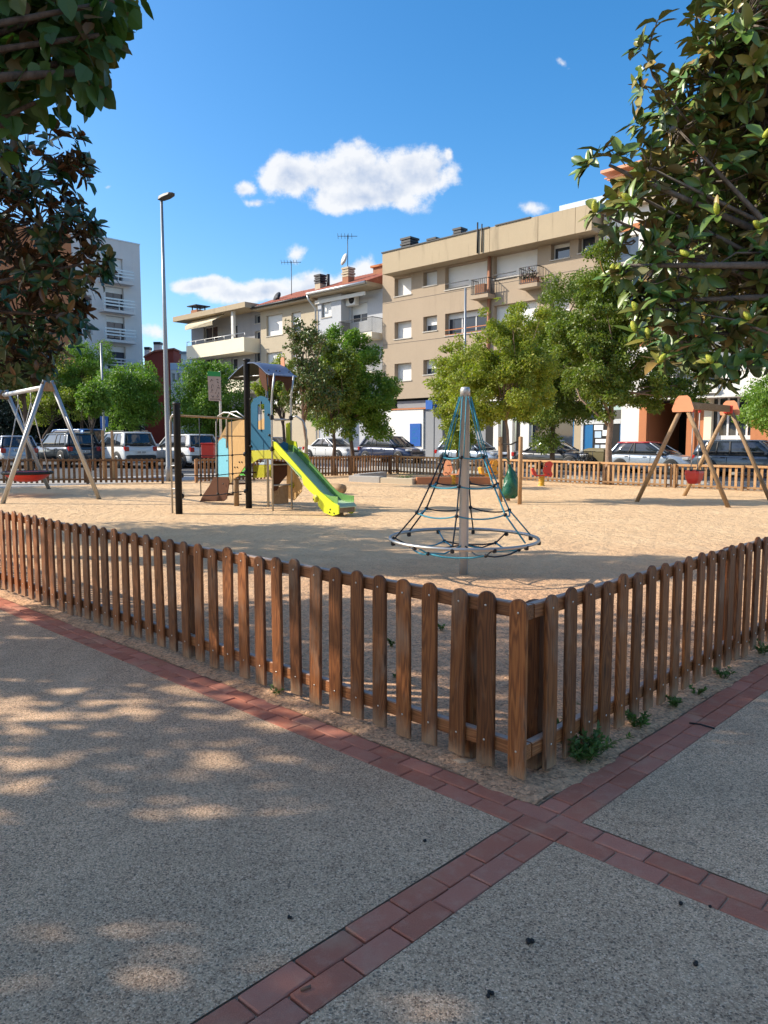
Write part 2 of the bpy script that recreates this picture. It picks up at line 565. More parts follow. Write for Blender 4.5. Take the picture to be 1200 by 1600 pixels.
def mat_glass(name='window_glass', col=(.03, .04, .055), rough=.04):
    m, nt = new_mat(name)
    n = nt.noise(nt.pos(), .8, 2, .5)
    finish(nt, Base_Color=nt.mix(n, (*[q * .6 for q in col], 1), (*[q * 1.5 for q in col], 1)), Roughness=rough, Specular_IOR_Level=.9,
           Normal=nt.bump(nt.noise(nt.pos(), 1.3, 2), .03, .05))
    return m


def mat_tiles():
    m, nt = new_mat('roof_tile')
    n = nt.noise(nt.pos(), 2.5, 5, .7)
    c = nt.ramp(n, [(.25, (.22, .075, .05)), (.5, (.36, .12, .075)), (.8, (.45, .2, .13))])
    finish(nt, Base_Color=c, Roughness=.85, Specular_IOR_Level=.2)
    return m


def mat_paint(name, col, metal=0.0, rough=.28):
    m, nt = new_mat(name)
    n = nt.noise(nt.objco(), 3.0, 4, .6)
    k = nt.m('ADD', .9, nt.m('MULTIPLY', n, .16))
    c = nt.mix(1.0, (*col, 1), nt.n('ShaderNodeCombineColor', {0: k, 1: k, 2: k}).outputs[0], 'MULTIPLY')
    finish(nt, Base_Color=c, Roughness=rough, Metallic=metal, Coat_Weight=.8, Coat_Roughness=.04, Specular_IOR_Level=.5)
    return m


M = {}
M['agg'] = mat_aggregate()
M['paver'] = mat_paver()
M['sand'] = mat_sand()
M['bed'] = simple('sandy_joint', (.50, .34, .22), .95, var=.35, vs=40, bump=.5, bs=120)
M['asphalt'] = simple('asphalt', (.085, .083, .082), .9, var=.3, vs=2.0, bump=.4, bs=80)
M['walk'] = mat_wall('sidewalk_concrete', (.42, .39, .35), (.25, .22, .2), .35)
M['kerb'] = mat_wall('kerb_stone', (.40, .38, .35), (.2, .18, .16), .3)
M['wood'] = mat_wood('fence_wood', [(.075, .020, .005), (.215, .066, .016), (.36, .128, .034)], .45, wear=.38, foot=.55)
M['woodr'] = mat_wood('fence_rail_wood', [(.13, .042, .013), (.25, .088, .028), (.38, .155, .058)], .5, weather_sheen=.5)
M['woodfar'] = mat_wood('weathered_fence_wood', [(.26, .135, .055), (.40, .225, .10), (.52, .33, .17)], .6, wear=.45)
M['woodfarl'] = mat_wood('brown_fence_wood', [(.17, .072, .026), (.27, .125, .048), (.36, .19, .085)], .6, wear=.3)
M['timber'] = mat_wood('swing_timber', [(.20, .115, .055), (.33, .205, .105), (.44, .30, .17)], .6, wear=.5)
M['stake'] = mat_wood('stake_wood', [(.30, .16, .07), (.46, .26, .12), (.56, .36, .19)], .7)
M['screw'] = simple('zinc_screw', (.62, .6, .56), .35, 1.0)
M['steel'] = simple('galvanised_steel', (.44, .44, .43), .45, .8, var=.18, vs=4)
M['alu'] = simple('brushed_aluminium_pole', (.60, .60, .59), .45, .6, var=.12)
M['lamp'] = simple('lamp_pole_paint', (.30, .31, .32), .4, .5)
M['lampdark'] = simple('lamp_head_dark', (.05, .05, .055), .5)
M['black'] = simple('black_post_coating', (.008, .008, .010), .45, spec=.25, var=.3)
M['blackp'] = simple('black_rubber', (.010, .010, .011), .6)
M['teal'] = simple('teal_panel', (.020, .105, .185), .65, spec=.15, var=.06)
M['cyan'] = simple('light_blue_panel', (.17, .47, .58), .55, spec=.25, var=.06)
M['tan'] = mat_wood('tan_board', [(.40, .24, .09), (.46, .28, .11), (.52, .33, .14)], .55, 9, .05)
M['brownp'] = simple('brown_board', (.085, .034, .017), .65, spec=.15, var=.2)
M['yellow'] = simple('lime_yellow_plastic', (.60, .66, .014), .42, var=.05)
M['olive'] = simple('olive_yellow_board', (.42, .40, .02), .45, var=.06)
M['greenp'] = simple('green_board', (.09, .50, .05), .45)
M['chute'] = simple('green_slide_chute', (.16, .34, .10), .28, .15, var=.15, vs=5)
M['chutem'] = simple('slide_steel', (.40, .50, .33), .42, .25)
M['roofb'] = simple('blue_grey_roof_sheet', (.11, .15, .24), .6, spec=.2, var=.1)
M['roofu'] = simple('grey_green_roof_underside', (.030, .038, .032), .8, spec=.2)
M['ropeb'] = simple('turquoise_rope', (.05, .30, .40), .75, var=.35, vs=60, bump=.6, bs=200)
M['ropek'] = simple('dark_rope', (.012, .022, .035), .75, var=.4, vs=60, bump=.6, bs=200)
M['ropeg'] = simple('grey_rope', (.45, .44, .42), .7)
M['red'] = simple('red_plastic', (.62, .045, .03), .4, var=.1)
M['redseat'] = simple('red_net_seat', (.42, .035, .028), .6, var=.3, vs=30)
M['orange'] = simple('salmon_board', (.66, .27, .13), .5, var=.08)
M['orangey'] = simple('orange_yellow_plastic', (.78, .36, .03), .4)
M['yel2'] = simple('yellow_spring_paint', (.75, .45, .03), .4)
M['bag'] = simple('green_plastic_bag', (.012, .10, .055), .28, var=.4, vs=8, bump=.9, bs=16)
M['signg'] = simple('green_sign_print', (.02, .26, .06), .45)
M['signw'] = simple('pale_sign_print', (.42, .33, .28), .5)
M['ink'] = simple('dark_print', (.06, .05, .05), .6)
M['signb'] = simple('blue_sign_print', (.015, .10, .38), .4)
M['white'] = simple('white_print', (.8, .8, .8), .5)
M['tyre'] = simple('tyre_rubber', (.014, .014, .014), .8)
M['rim'] = simple('alloy_rim', (.45, .45, .46), .35, .8)
M['cglass'] = mat_glass('car_glass', (.018, .024, .032), .03)
M['tail'] = simple('tail_light_red', (.42, .012, .012), .2, coat=.6)
M['head'] = simple('head_light_glass', (.62, .64, .66), .12, .4, coat=.8)
M['plate'] = simple('number_plate', (.72, .72, .70), .5)
M['cplast'] = simple('car_black_plastic', (.022, .022, .023), .6)
M['shutter'] = mat_shutter()
M['glass'] = mat_glass()
M['frame'] = simple('white_window_frame', (.74, .73, .71), .5)
M['dframe'] = simple('dark_window_frame', (.10, .085, .07), .5)
M['sill'] = mat_wall('window_sill_stone', (.52, .48, .42))
M['fwall'] = mat_wall('brown_grey_render', (0.409, 0.319, 0.230), (.20, .15, .11), .30)
M['fpar'] = mat_wall('weathered_concrete_parapet', (0.448, 0.358, 0.241), (.10, .075, .05), .55)
M['ewall'] = mat_wall('light_grey_render', (0.482, 0.493, 0.515), (.25, .25, .26), .25)
M['cwall'] = mat_wall('mid_grey_render', (0.336, 0.336, 0.353), (.18, .18, .18), .25)
M['dwall'] = mat_wall('sand_render', (0.493, 0.414, 0.302), (.25, .2, .15), .25)
M['cream'] = mat_wall('cream_render', (0.829, 0.739, 0.560), (.5, .42, .3), .2)
M['awhite'] = mat_wall('off_white_render', (0.672, 0.644, 0.616), (.4, .37, .34), .18)
M['gwhite'] = mat_wall('white_render', (0.762, 0.739, 0.683), (.4, .36, .3), .18)
M['terra'] = mat_wall('terracotta_cladding', (0.515, 0.207, 0.095), (.25, .1, .05), .3)
M['redw'] = mat_wall('dark_red_render', (0.336, 0.073, 0.050), (.18, .04, .03), .25)
M['darkin'] = simple('dark_interior', (.018, .017, .016), .9)
M['greydoor'] = mat_wall('grey_door_paint', (.27, .275, .285), (.15, .15, .15), .2)
M['bluew'] = simple('blue_shopfront_vinyl', (.012, .14, .34), .3)
M['lblue'] = simple('pale_blue_panel', (.45, .56, .68), .5)
M['tiles'] = mat_tiles()
M['brick'] = mat_wall('chimney_brick', (.36, .17, .10), (.1, .06, .04), .4)
M['dmetal'] = simple('dark_metal', (.03, .03, .032), .5, .3)
M['rail'] = simple('dark_grey_railing', (.035, .037, .04), .5, .2)
M['awning'] = simple('cream_awning_cloth', (.66, .58, .42), .8)
M['pot'] = simple('terracotta_pot', (.42, .18, .09), .8)
M['plum'] = mat_leaf('purple_flower_leaf', [(.10, .02, .05), (.07, .05, .03), (.04, .08, .02)], .6, .1)
M['bark'] = mat_bark('brown_bark', (.055, .038, .028), (.16, .115, .085))
M['barkp'] = mat_bark('pale_bark', (.16, .105, .075), (.36, .265, .20))
M['barkg'] = mat_bark('grey_bark', (.10, .085, .07), (.24, .20, .165))
M['magtop'] = mat_leaf('magnolia_leaf_upper', [(.060, .125, .022), (.085, .165, .028), (.07, .14, .028), (.12, .21, .035), (.19, .25, .045), (.09, .16, .028), (.24, .22, .045), (.29, .18, .05)], .36, 0.0, .5)
M['magbot'] = mat_leaf('magnolia_leaf_underside', [(.12, .15, .045), (.17, .13, .045), (.11, .155, .05), (.20, .14, .055), (.12, .16, .05), (.10, .14, .045)], .6, 0.0, .3)
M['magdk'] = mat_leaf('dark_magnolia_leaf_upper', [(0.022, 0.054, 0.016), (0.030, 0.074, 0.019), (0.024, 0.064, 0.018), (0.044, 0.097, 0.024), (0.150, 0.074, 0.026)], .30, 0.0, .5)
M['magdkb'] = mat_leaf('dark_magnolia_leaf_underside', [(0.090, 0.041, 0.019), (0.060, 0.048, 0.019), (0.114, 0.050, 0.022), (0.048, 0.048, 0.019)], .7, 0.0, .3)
M['linden'] = mat_leaf('broad_leaf', [(0.029, 0.072, 0.016), (0.046, 0.111, 0.021), (0.036, 0.091, 0.018), (0.065, 0.130, 0.023), (0.130, 0.065, 0.019)], .5, .22)
M['leafA'] = mat_leaf('fresh_green_leaf', [(0.094, 0.188, 0.022), (0.138, 0.250, 0.027), (0.119, 0.213, 0.025), (0.200, 0.300, 0.037)], .5, .3)
M['leafB'] = mat_leaf('olive_yellow_leaf', [(0.156, 0.215, 0.023), (0.221, 0.280, 0.029), (0.299, 0.325, 0.036), (0.182, 0.221, 0.026), (0.364, 0.338, 0.046)], .5, .35)
M['leafC'] = mat_leaf('deep_green_leaf', [(.085, .14, .018), (.13, .19, .024), (.18, .235, .028), (.105, .155, .02), (.22, .23, .036)], .42, .28)
M['leafD'] = mat_leaf('dark_bronze_leaf', [(0.062, 0.108, 0.023), (0.098, 0.156, 0.027), (0.166, 0.117, 0.039), (0.078, 0.127, 0.027), (0.117, 0.176, 0.031)], .4, .12)
M['leafE'] = mat_leaf('black_green_needle', [(.010, .022, .014), (.014, .03, .017), (.018, .036, .018)], .7, .05)
M['fruit'] = simple('yellow_green_fruit', (.38, .40, .03), .6, var=.3, vs=40, bump=.8, bs=90)
M['weed'] = mat_leaf('weed_leaf', [(0.065, 0.130, 0.023), (0.091, 0.169, 0.029), (0.130, 0.169, 0.039), (0.058, 0.111, 0.023)], .6, .2)
M['pod'] = simple('dark_seed_pod', (.012, .010, .009), .7)
M['butt'] = simple('brown_stub', (.20, .10, .06), .8)

# ================================================================== SETTING
CU = C0.dot(U)
ABRK = [14 - CU, 54 - CU]


def sheet(name, mat, a0, a1, b0, b1, off=0.0, step=None):
    al = sorted([a0] + [x for x in ABRK if a0 < x < a1] + [a1])
    b = MB()
    vs = []; fs = []
    for a in al:
        for bb in (b0, b1):
            p = C0 + U * a + V * bb
            vs.append(Vector((p.x, p.y, zg(p.x, p.y) + off)))
    for i in range(len(al) - 1):
        fs.append((2 * i, 2 * i + 1, 2 * i + 3, 2 * i + 2))
    b.add(vs, fs)
    # every face looks up
    o = b.build(name, mat)
    me = o.data
    for p in me.polygons:
        if p.normal.z < 0: p.flip()
    me.update()
    tag(o, kind='structure')
    return o


sheet('ground', M['asphalt'], -400, 700, -400, 700, -0.03)
sheet('playground_ground', M['sand'], -0.168, 22.0, -0.098, 22.3, 0.0)
sheet('paver_bed', M['bed'], -40, 40, -0.6, 0.3, -0.0075)
sheet('paver_bed', M['bed'], -0.6, 0.3, -40, 40, -0.0105)
PAV = [sheet('pavement', M['agg'], -0.168, 40, -40, -0.302, 0.0),
       sheet('pavement', M['agg'], -40, -0.372, -40, -0.302, 0.0),
       sheet('pavement', M['agg'], -40, -0.372, -0.098, 24.6, 0.0)]
sheet('sidewalk', M['walk'], -0.3, 60, 22.3, 24.6, 0.004)
sheet('sidewalk', M['walk'], 22.0, 25.5, -30, 22.3, 0.004)
sheet('far_sidewalk', M['walk'], -40, 60, 33.2, 60, 0.10)
sheet('parking_strip', M['asphalt'], -40, 60, 24.8, 33.0, 0.0)


def strip_box(name, mat, a0, a1, b0, b1, z0, z1):
    b = MB()
    al = sorted([a0] + [x for x in ABRK if a0 < x < a1] + [a1])
    rings = []
    for a in al:
        p0 = C0 + U * a + V * b0; p1 = C0 + U * a + V * b1; g = zg(p0.x, p0.y)
        rings.append([Vector((p0.x, p0.y, g + z0)), Vector((p1.x, p1.y, g + z0)), Vector((p1.x, p1.y, g + z1)), Vector((p0.x, p0.y, g + z1))])
    b.loft(rings)
    o = b.build(name, mat)
    return tag(o, kind='structure')


strip_box('kerb', M['kerb'], -0.3, 60, 24.6, 24.78, -.05, .10)
strip_box('kerb', M['kerb'], -40, 60, 33.02, 33.2, -.05, .12)


# ------------------------------------------------------------------ pavers
def paver_mesh(L, W):
    b = MB()
    b.box((0, 0, -.03), (L, W, .06), ch=.004)
    return mesh_from_mb(b, 'paver', M['paver'])


PM = paver_mesh(.193, .094)
PMH = paver_mesh(.094, .094)


def band(name, label_dir, ranges, across0, along, side, n_off=0):
    root = bpy.data.objects.new(name, None)
    root.empty_display_size = .1
    link(root); ORG[root.name] = Vector((0, 0, 0)); tag(root, kind='structure')
    for (s0, s1) in ranges:
        for row in range(2):
            s = s0 + (0.0 if row == 0 else 0.1)
            first = True
            while s < s1 - .05:
                L = .2
                if row == 1 and first:
                    me = PMH; c = s0 + .05; first = False
                    adv = 0
                else:
                    me = PM; c = s + .1; adv = .2
                    if c + .1 > s1 + .01:
                        if s + .1 > s1 + .01: break
                        me = PMH; c = s + .05
                p = C0 + along * c + side * (across0 + .05 + row * .1)
                z = zg(p.x, p.y) + .001 + rnd.uniform(-.0016, .0022)
                q = Matrix.Rotation(rnd.gauss(0, .006), 4, 'X') @ Matrix.Rotation(rnd.gauss(0, .004), 4, 'Y') @ Matrix.Rotation(rnd.gauss(0, .012), 4, 'Z')
                mw = frame(along, UP.cross(along), UP, Vector((p.x, p.y, z))) @ q
                inst('paver', me, root, mw)
                s += adv
                first = False
    return root


band('paver_band', '', [(-2.77, 9.43)], -.30, U, V)
band('paver_band', '', [(-2.70, -.30), (-.10, 10.9)], -.37, V, U)


# ------------------------------------------------------------------ fences
def picket_mesh(name, mat, w, t, h, seg=10):
    pts = [(-w / 2, 0), (w / 2, 0), (w / 2, h - w * .46)]
    for k in range(1, seg):
        q = math.pi * k / seg
        pts.append((w / 2 * math.cos(q), h - w * .46 + w * .46 * math.sin(q)))
    pts.append((-w / 2, h - w * .46))
    ch = .004
    cx, cz = 0, h / 2
    def ins(k):
        return [((x - cx) * (1 - 2 * k / w), cz + (z - cz) * (1 - 2 * k / h)) for x, z in pts]
    b = MB()
    if seg > 4:
        rings = [[Vector((x, y, z)) for x, z in q] for y, q in ((0, ins(ch)), (ch, ins(0)), (t - ch, ins(0)), (t, ins(ch)))]
    else:
        rings = [[Vector((x, y, z)) for x, z in pts] for y in (0, t)]
    b.loft(rings)
    return mesh_from_mb(b, name, mat)


PK = [picket_mesh('picket', M['wood'], .091, .021, .795 + dh) for dh in (0, .006, -.005)]
SC = MB(); SC.lathe((0, 0, 0), [(.0055, 0), (.0055, .0015), (.003, .003)], 7, axis=(0, -1, 0)); SCM = mesh_from_mb(SC, 'screw', M['screw'])
PKF = picket_mesh('picket', M['woodfar'], .078, .022, .74, 4)
PKL = picket_mesh('picket', M['woodfarl'], .078, .022, .80, 4)


def fence(name, label, group, p0, along, out, sets, posts, rails, mats, meshes, screws=0, zb=.032, ph=.80, top=(.735, .80), low=(.11, .178), postw=.078, jit=1.0):
    """sets: picket positions along; posts: positions; rails: (start,end) spans. p0 = ground line of the pickets' outer face"""
    root = thing(name, p0, label, 'fence', group)
    def P(s, inn, z):
        p = p0 + along * s - out * inn
        return Vector((p.x, p.y, zg(p.x, p.y) + z))
    x = along; y = -out
    sgn = 1 if x.cross(y).z > 0 else -1
    xx = x * sgn
    for k, s in enumerate(sets):
        tilt = Matrix.Rotation(rnd.gauss(0, .009 * jit), 4, 'Y') @ Matrix.Rotation(rnd.gauss(0, .03 * jit), 4, 'Z')
        me = meshes[k % len(meshes)]
        pos = P(s, 0.0, zb + rnd.uniform(-.011, .011) * jit)
        pk = inst('picket', me, root, frame(xx, y, UP, pos) @ tilt)
        if k < screws:
            for zz in (.735, .113):
                for dx in (0,):
                    o = bpy.data.objects.new('screw', SCM); link(o, pk)
                    o.location = (rnd.uniform(-.006, .006), -.0004, zz + rnd.uniform(-.006, .006))
    for (s0, s1) in rails:
        for (z0, z1) in (top, low):
            b = MB()
            a = P(s0, .0225, z0); c = P(s1, .0225, z0)
            d = (c - a).normalized(); n = Vector((y.x, y.y, 0)); w = .043
            zz = Vector((0, 0, z1 - z0)); ch = .005
            def ring(q):
                return [q + n * ch, q + n * (w - ch), q + n * w + UP * ch, q + n * w + zz - UP * ch, q + n * (w - ch) + zz, q + n * ch + zz, q + zz - UP * ch, q + UP * ch]
            b.loft([ring(a), ring(c)])
            # own origin so that the grain runs along it
            b2 = MB(); Lr = (c - a).length
            b2.v = [Vector(((v - a).dot(n), (v - a).dot(d.cross(n)), (v - a).dot(d))) for v in b.v]; b2.f = b.f; b2.mi = b.mi; b2.sm = b.sm
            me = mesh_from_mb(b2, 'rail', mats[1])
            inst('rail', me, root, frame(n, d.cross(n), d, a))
    for s in posts:
        b = MB(); b.box((0, 0, ph / 2), (postw, postw, ph), ch=.008)
        me = mesh_from_mb(b, 'post', mats[0])
        inst('post', me, root, frame(xx, y, UP, P(s, .069 + postw / 2, -.02)))
    return root


nl = [.011 + .1685 * k for k in range(58)]
fence('picket_fence', 'dark brown picket fence along the broad slab towards the basket swing', 'picket fences at the pavement corner',
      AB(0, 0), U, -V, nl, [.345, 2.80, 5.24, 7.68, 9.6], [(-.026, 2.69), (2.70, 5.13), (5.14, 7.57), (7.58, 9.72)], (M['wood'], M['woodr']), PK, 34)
nrp = [.193 + .1672 * k for k in range(64)]
fence('picket_fence', 'golden brown picket fence with green weeds growing along its foot', 'picket fences at the pavement corner',
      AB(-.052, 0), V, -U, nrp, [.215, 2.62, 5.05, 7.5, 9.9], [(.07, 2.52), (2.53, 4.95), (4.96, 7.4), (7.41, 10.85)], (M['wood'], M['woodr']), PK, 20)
# far fences
FM = (M['woodfar'], M['woodfar']); FL = (M['woodfarl'], M['woodfarl'])
pA = AB(20.7, 12.2); pA.z = zg(pA.x, pA.y)
qa = G(305, 757); qa2 = G(622, 743)
AMID = 20.7
LM = 10.2
fence('picket_fence', 'long brown picket fence on the street side behind the slide', 'far picket fences round the playground',
      Vector((AB(AMID, 11.3).x, AB(AMID, 11.3).y, zg(*AB(AMID, 11.3)[:2]))), V, U, [.1 + .158 * k for k in range(int(LM / .158))], [.0, 2.4, 4.8, 7.2, 9.6], [(0, LM)], FL, [PKL], jit=.6)
pr0 = AB(AMID + .05, 21.6); pr0.z = zg(pr0.x, pr0.y)
LR = 23.0
gap = [s for s in [.12 + .185 * k for k in range(int(LR / .185))]]
fence('picket_fence', 'pale weathered picket fence in front of the parked cars beyond the wooden swing', 'far picket fences round the playground',
      pr0, -U, V, gap, [.02, 2.4, 4.8, 7.2, 9.6, 12.0, 12.3, 14.4, 16.8, 19.2, 21.6], [(0, 12.1), (12.22, LR)], FM, [PKF], zb=.03, ph=.80, top=(.70, .775), low=(.06, .12), jit=.8)
l0 = G(257, 755); l1 = G(-60, 757)
ld = (l1 - l0); LLn = ld.length; ld = Vector((ld.x, ld.y, 0)).normalized()
fence('picket_fence', 'brown picket fence section behind the metal basket swing', 'far picket fences round the playground',
      l0, ld, Vector((ld.y, -ld.x, 0)) * (1 if Vector((ld.y, -ld.x, 0)).y > 0 else -1), [.06 + .162 * k for k in range(int(LLn / .162))], [.05, 2.4, 4.8], [(0, LLn)], FL, [PKL], jit=.6)


# ================================================================== PLAY EQUIPMENT
# ---- rotating cone climber
def cone_climber():
    c = G(724, 897); c.z = 0
    t = thing('cone_climber', c, 'rotating rope cone climber with steel pole and hoop near the fence corner', 'climber')
    part('pole', M['alu'], t, lambda b: b.lathe(c, [(.050, -.05), (.050, .32), (.054, .33), (.054, 2.0), (.056, 2.0), (.056, 2.075), (.046, 2.10), (.012, 2.105)], 20))
    zr, rr = .41, .835
    tilt = lambda q: zr + .012 * math.sin(q)
    def ringf(b):
        pts = [c + Vector((rr * math.cos(q), rr * math.sin(q), tilt(q))) for q in [2 * math.pi * k / 48 for k in range(49)]]
        b.tube(pts, .019, 8, caps=False)
    part('hoop', M['steel'], t, ringf)
    # six rope legs, doubled near the top
    base = R(196)
    lev = [(1.995, .062), (1.33, .262), (1.02, .405), (.715, .56), (zr, rr - .01)]
    def rad_at(z):
        for (z0, r0), (z1, r1) in zip(lev, lev[1:]):
            if z <= z0 and z >= z1: return r0 + (r1 - r0) * (z0 - z) / (z0 - z1)
        return lev[-1][1]
    cols = [M['ropek'], M['ropek'], M['ropeb'], M['ropeb'], M['ropek'], M['ropek']]
    for k in range(6):
        q = base + k * math.pi / 3
        d = Vector((math.cos(q), math.sin(q), 0)); w = Vector((-d.y, d.x, 0))
        up_m = M['ropeb']
        part('rope', [up_m, cols[k]], t, lambda b: (
            b.tube([c + d * lev[0][1] + w * .022 + UP * lev[0][0], c + d * lev[1][1] + w * .028 + UP * lev[1][0]], .0062, 6, 0),
            b.tube([c + d * lev[0][1] - w * .022 + UP * lev[0][0], c + d * lev[1][1] - w * .028 + UP * lev[1][0]], .0062, 6, 0),
            b.tube([c + d * lev[1][1] + UP * lev[1][0], c + d * lev[2][1] + UP * lev[2][0], c + d * lev[3][1] + UP * lev[3][0], c + d * (rr - .012) + UP * (zr + .02)], .0098, 6, 1)))
        for (z, r) in lev[1:4]:
            part('knot', M['blackp'], t, lambda b: b.lathe(c + d * r + UP * (z - .02), [(.010, 0), (.02, .006), (.022, .02), (.02, .034), (.010, .04)], 8))
        part('clamp', M['blackp'], t, lambda b: (b.box(c + d * rr + UP * (zr - .028), (.045, .04, .05), x=d, ch=.008),))
    # net rings
    for (z, r) in lev[1:4]:
        for k in range(6):
            q0 = base + k * math.pi / 3; q1 = q0 + math.pi / 3
            a = c + Vector((math.cos(q0), math.sin(q0), 0)) * r + UP * z; e = c + Vector((math.cos(q1), math.sin(q1), 0)) * r + UP * z
            pts = []
            for s in range(9):
                f = s / 8
                p = a.lerp(e, f); p.z -= .028 * r / .4 * 4 * f * (1 - f)
                out = (p - c); out.z = 0
                p += out.normalized() * (.02 * 4 * f * (1 - f))
                pts.append(p)
            part('rope', M['ropeb'] if k in (0, 1, 2, 5) else M['ropek'], t, lambda b: b.tube(pts, .0092, 6))
    # lower net slung under the hoop
    for k in range(6):
        q0 = base + R(30) + k * math.pi / 3; q1 = q0 + math.pi / 3
        a = c + Vector((math.cos(q0), math.sin(q0), 0)) * .62 + UP * .30; e = c + Vector((math.cos(q1), math.sin(q1), 0)) * .62 + UP * .30
        m = a.lerp(e, .5) - UP * .035
        pts = [a, a.lerp(m, .5) - UP * .012, m, e.lerp(m, .5) - UP * .012, e]
        part('rope', M['ropeb'] if k in (0, 2, 4, 5) else M['ropek'], t, lambda b: b.tube(pts, .0095, 6))
        d0 = Vector((math.cos(q0), math.sin(q0), 0))
        part('rope', M['ropek'] if k % 2 else M['ropeb'], t, lambda b: b.tube([c + d0 * .056 + UP * .325, c + d0 * .35 + UP * .27, a, c + d0 * (rr - .01) + UP * (zr - .01)], .009, 6))
        part('knot', M['blackp'], t, lambda b: b.lathe(a - UP * .02, [(.010, 0), (.021, .01), (.021, .03), (.010, .04)], 8))
        part('clamp', M['blackp'], t, lambda b: b.box(c + d0 * rr + UP * (zr - .026), (.045, .04, .046), x=d0, ch=.008))


cone_climber()


# ---- play tower with slide
def play_tower():
    B = G(389, 794); B.z = zg(B.x, B.y)
    A = G(280, 803); A.z = zg(A.x, A.y)
    e1, e2 = -U, V
    W = lambda a, b, z: B + e1 * a + e2 * b + UP * z
    t = thing('play_tower', B, 'play tower with lime yellow slide, blue grey arched roof and black posts', 'slide')
    pl = lambda px, py, b=0.0: PL(px, py, B + e2 * b, e2)
    pe = lambda px, py, a=0.0: PL(px, py, B + e1 * a, e1)
    def panel(name, mat, pts, b=0.0, th=.02, pln=None):
        q = [pl(x, y, b) for x, y in pts] if pln is None else [pe(x, y, pln) for x, y in pts]
        return part(name, mat, t, lambda m: m.prism(q, (e2 if pln is None else e1) * th))
    # posts
    def post(p, h, r, mat, name='post', cap=True):
        o = part(name, mat, t, lambda m: m.lathe(p, [(r, -.05), (r, h - .03), (r * .98, h - .01)], 14))
        if cap:
            part('cap', M['blackp'], o, lambda m: m.lathe(p, [(r * 1.12, h - .035), (r * 1.12, h), (r * .8, h + .012)], 14))
        return o
    post(B, 3.32, .072, M['black'])
    post(A, 2.29, .072, M['black'])
    W2 = .53
    def bent(p, h):
        part('post', M['steel'], t, lambda m: m.tube([p - UP * .05, p + UP * 2.0, p + UP * 2.35, p + UP * 2.55 + e1 * .03, p + UP * h + e1 * .11], .021, 8))
    bent(W(.88, 0, 0), 2.95); bent(W(.88, W2, 0), 2.93)
    part('post', M['steel'], t, lambda m: m.tube([W(.02, W2, -.05), W(.02, W2, 2.95)], .03, 8))
    # platform
    part('platform', M['brownp'], t, lambda m: m.box(W(.44, W2 / 2, 1.27), (.84, W2 - .06, .05), x=e1, ch=.006))
    # teal wall panel with a slit window
    for nm, pts in (('wall_panel', [(392, 703), (392, 632), (396, 623), (402.5, 620), (402.5, 703)]),
                    ('wall_panel', [(413, 620), (418.5, 623), (423, 633), (424, 702), (413, 703)]),
                    ('wall_panel', [(402.5, 620), (407.5, 618.5), (413, 620), (413, 631), (402.5, 632)]),
                    ('wall_panel', [(402.5, 671), (413, 671), (413, 703), (402.5, 703)])):
        panel(nm, M['teal'], pts, 0.0)
    part('slit_rod', M['dmetal'], t, lambda m: m.tube([pl(407.5, 627, -.012), pl(408, 674, -.012)], .010, 6))
    for (x, y) in ((392.5, 624), (421, 624), (392.5, 697), (421.5, 680), (420, 648)):
        part('bolt', M['blackp'], t, lambda m: m.lathe(pl(x, y, -.002), [(.028, 0), (.028, .02), (.015, .035)], 8, axis=-e2))
    panel('wall_panel', M['tan'], [(398, 700), (398, 661), (408, 656), (419, 650), (421, 700)], W2 + .03)
    panel('beam_panel', M['olive'], [(393, 704), (430, 703), (441, 718), (424, 716.5), (405, 716.5), (398, 721), (393, 724)], .0, .03)
    # stair side boards
    panel('stair_board', M['tan'], [(357, 683), (361, 681), (366, 671), (374, 660), (381, 655), (387, 662), (388.5, 719), (372, 744), (362, 749), (358, 737)], .012)
    panel('stair_board', M['cyan'], [(340, 694), (342, 689), (348, 684), (353.5, 687), (356.5, 700), (356.8, 745), (340, 745)], .05)
    panel('stair_board', M['brownp'], [(334, 745.5), (356, 745.5), (358, 752), (354, 779), (349, 783), (312, 784), (318, 772), (327, 759)], .05)
    panel('stair_board', M['tan'], [(340, 690), (356, 660), (381, 655), (387, 690), (380, 735), (345, 770)], W2 + .02)
    for k in range(4):
        part('stair_tread', M['brownp'], t, lambda m: m.box(W(-.22 - .3 * k, W2 / 2 + .04, 1.05 - .27 * k), (.24, W2 - .1, .03), x=e1))
    for (x, y) in ((374, 722), (378, 722), (367, 730), (371, 730), (355, 720), (352, 772), (349, 756)):
        part('bolt', M['blackp'], t, lambda m: m.lathe(pl(x, y, .01), [(.018, 0), (.018, .012), (.01, .018)], 7, axis=-e2))
    part('post', M['timber'], t, lambda m: m.lathe(W(-.62, .10, 0), [(.062, -.05), (.062, .62), (.05, .64)], 12))
    # stair hand rails
    for bb in (.03, W2):
        part('hand_rail', M['steel'], t, lambda m: m.tube([pl(338, 745, bb), pl(338, 660, bb), pl(341, 650, bb), pl(350, 644.5, bb), pl(358, 645, bb), pl(366, 649, bb), pl(386, 657, bb)], .019, 8))
        part('hand_rail', M['steel'], t, lambda m: m.tube([pl(354, 700, bb), pl(354, 655, bb), pl(361, 644, bb), pl(370, 643, bb), pl(385, 654, bb)], .017, 8))
    # roof: arched sheet, ridge along e2
    a0, a1 = -.68, .86
    prof = [(-.68, 2.93), (-.5, 3.02), (-.3, 3.12), (-.1, 3.20), (.1, 3.235), (.28, 3.225), (.44, 3.17), (.6, 3.07), (.74, 2.97), (.86, 2.93)]
    def arc(off, bb): return [W(a, bb, z + off) for a, z in prof]
    b0, b1 = -.03, .74
    rb = MB()
    n = len(prof)
    vs = arc(.012, b0) + arc(.012, b1)
    rb.add(vs, [(i, i + 1, n + i + 1, n + i) for i in range(n - 1)], 0, True)
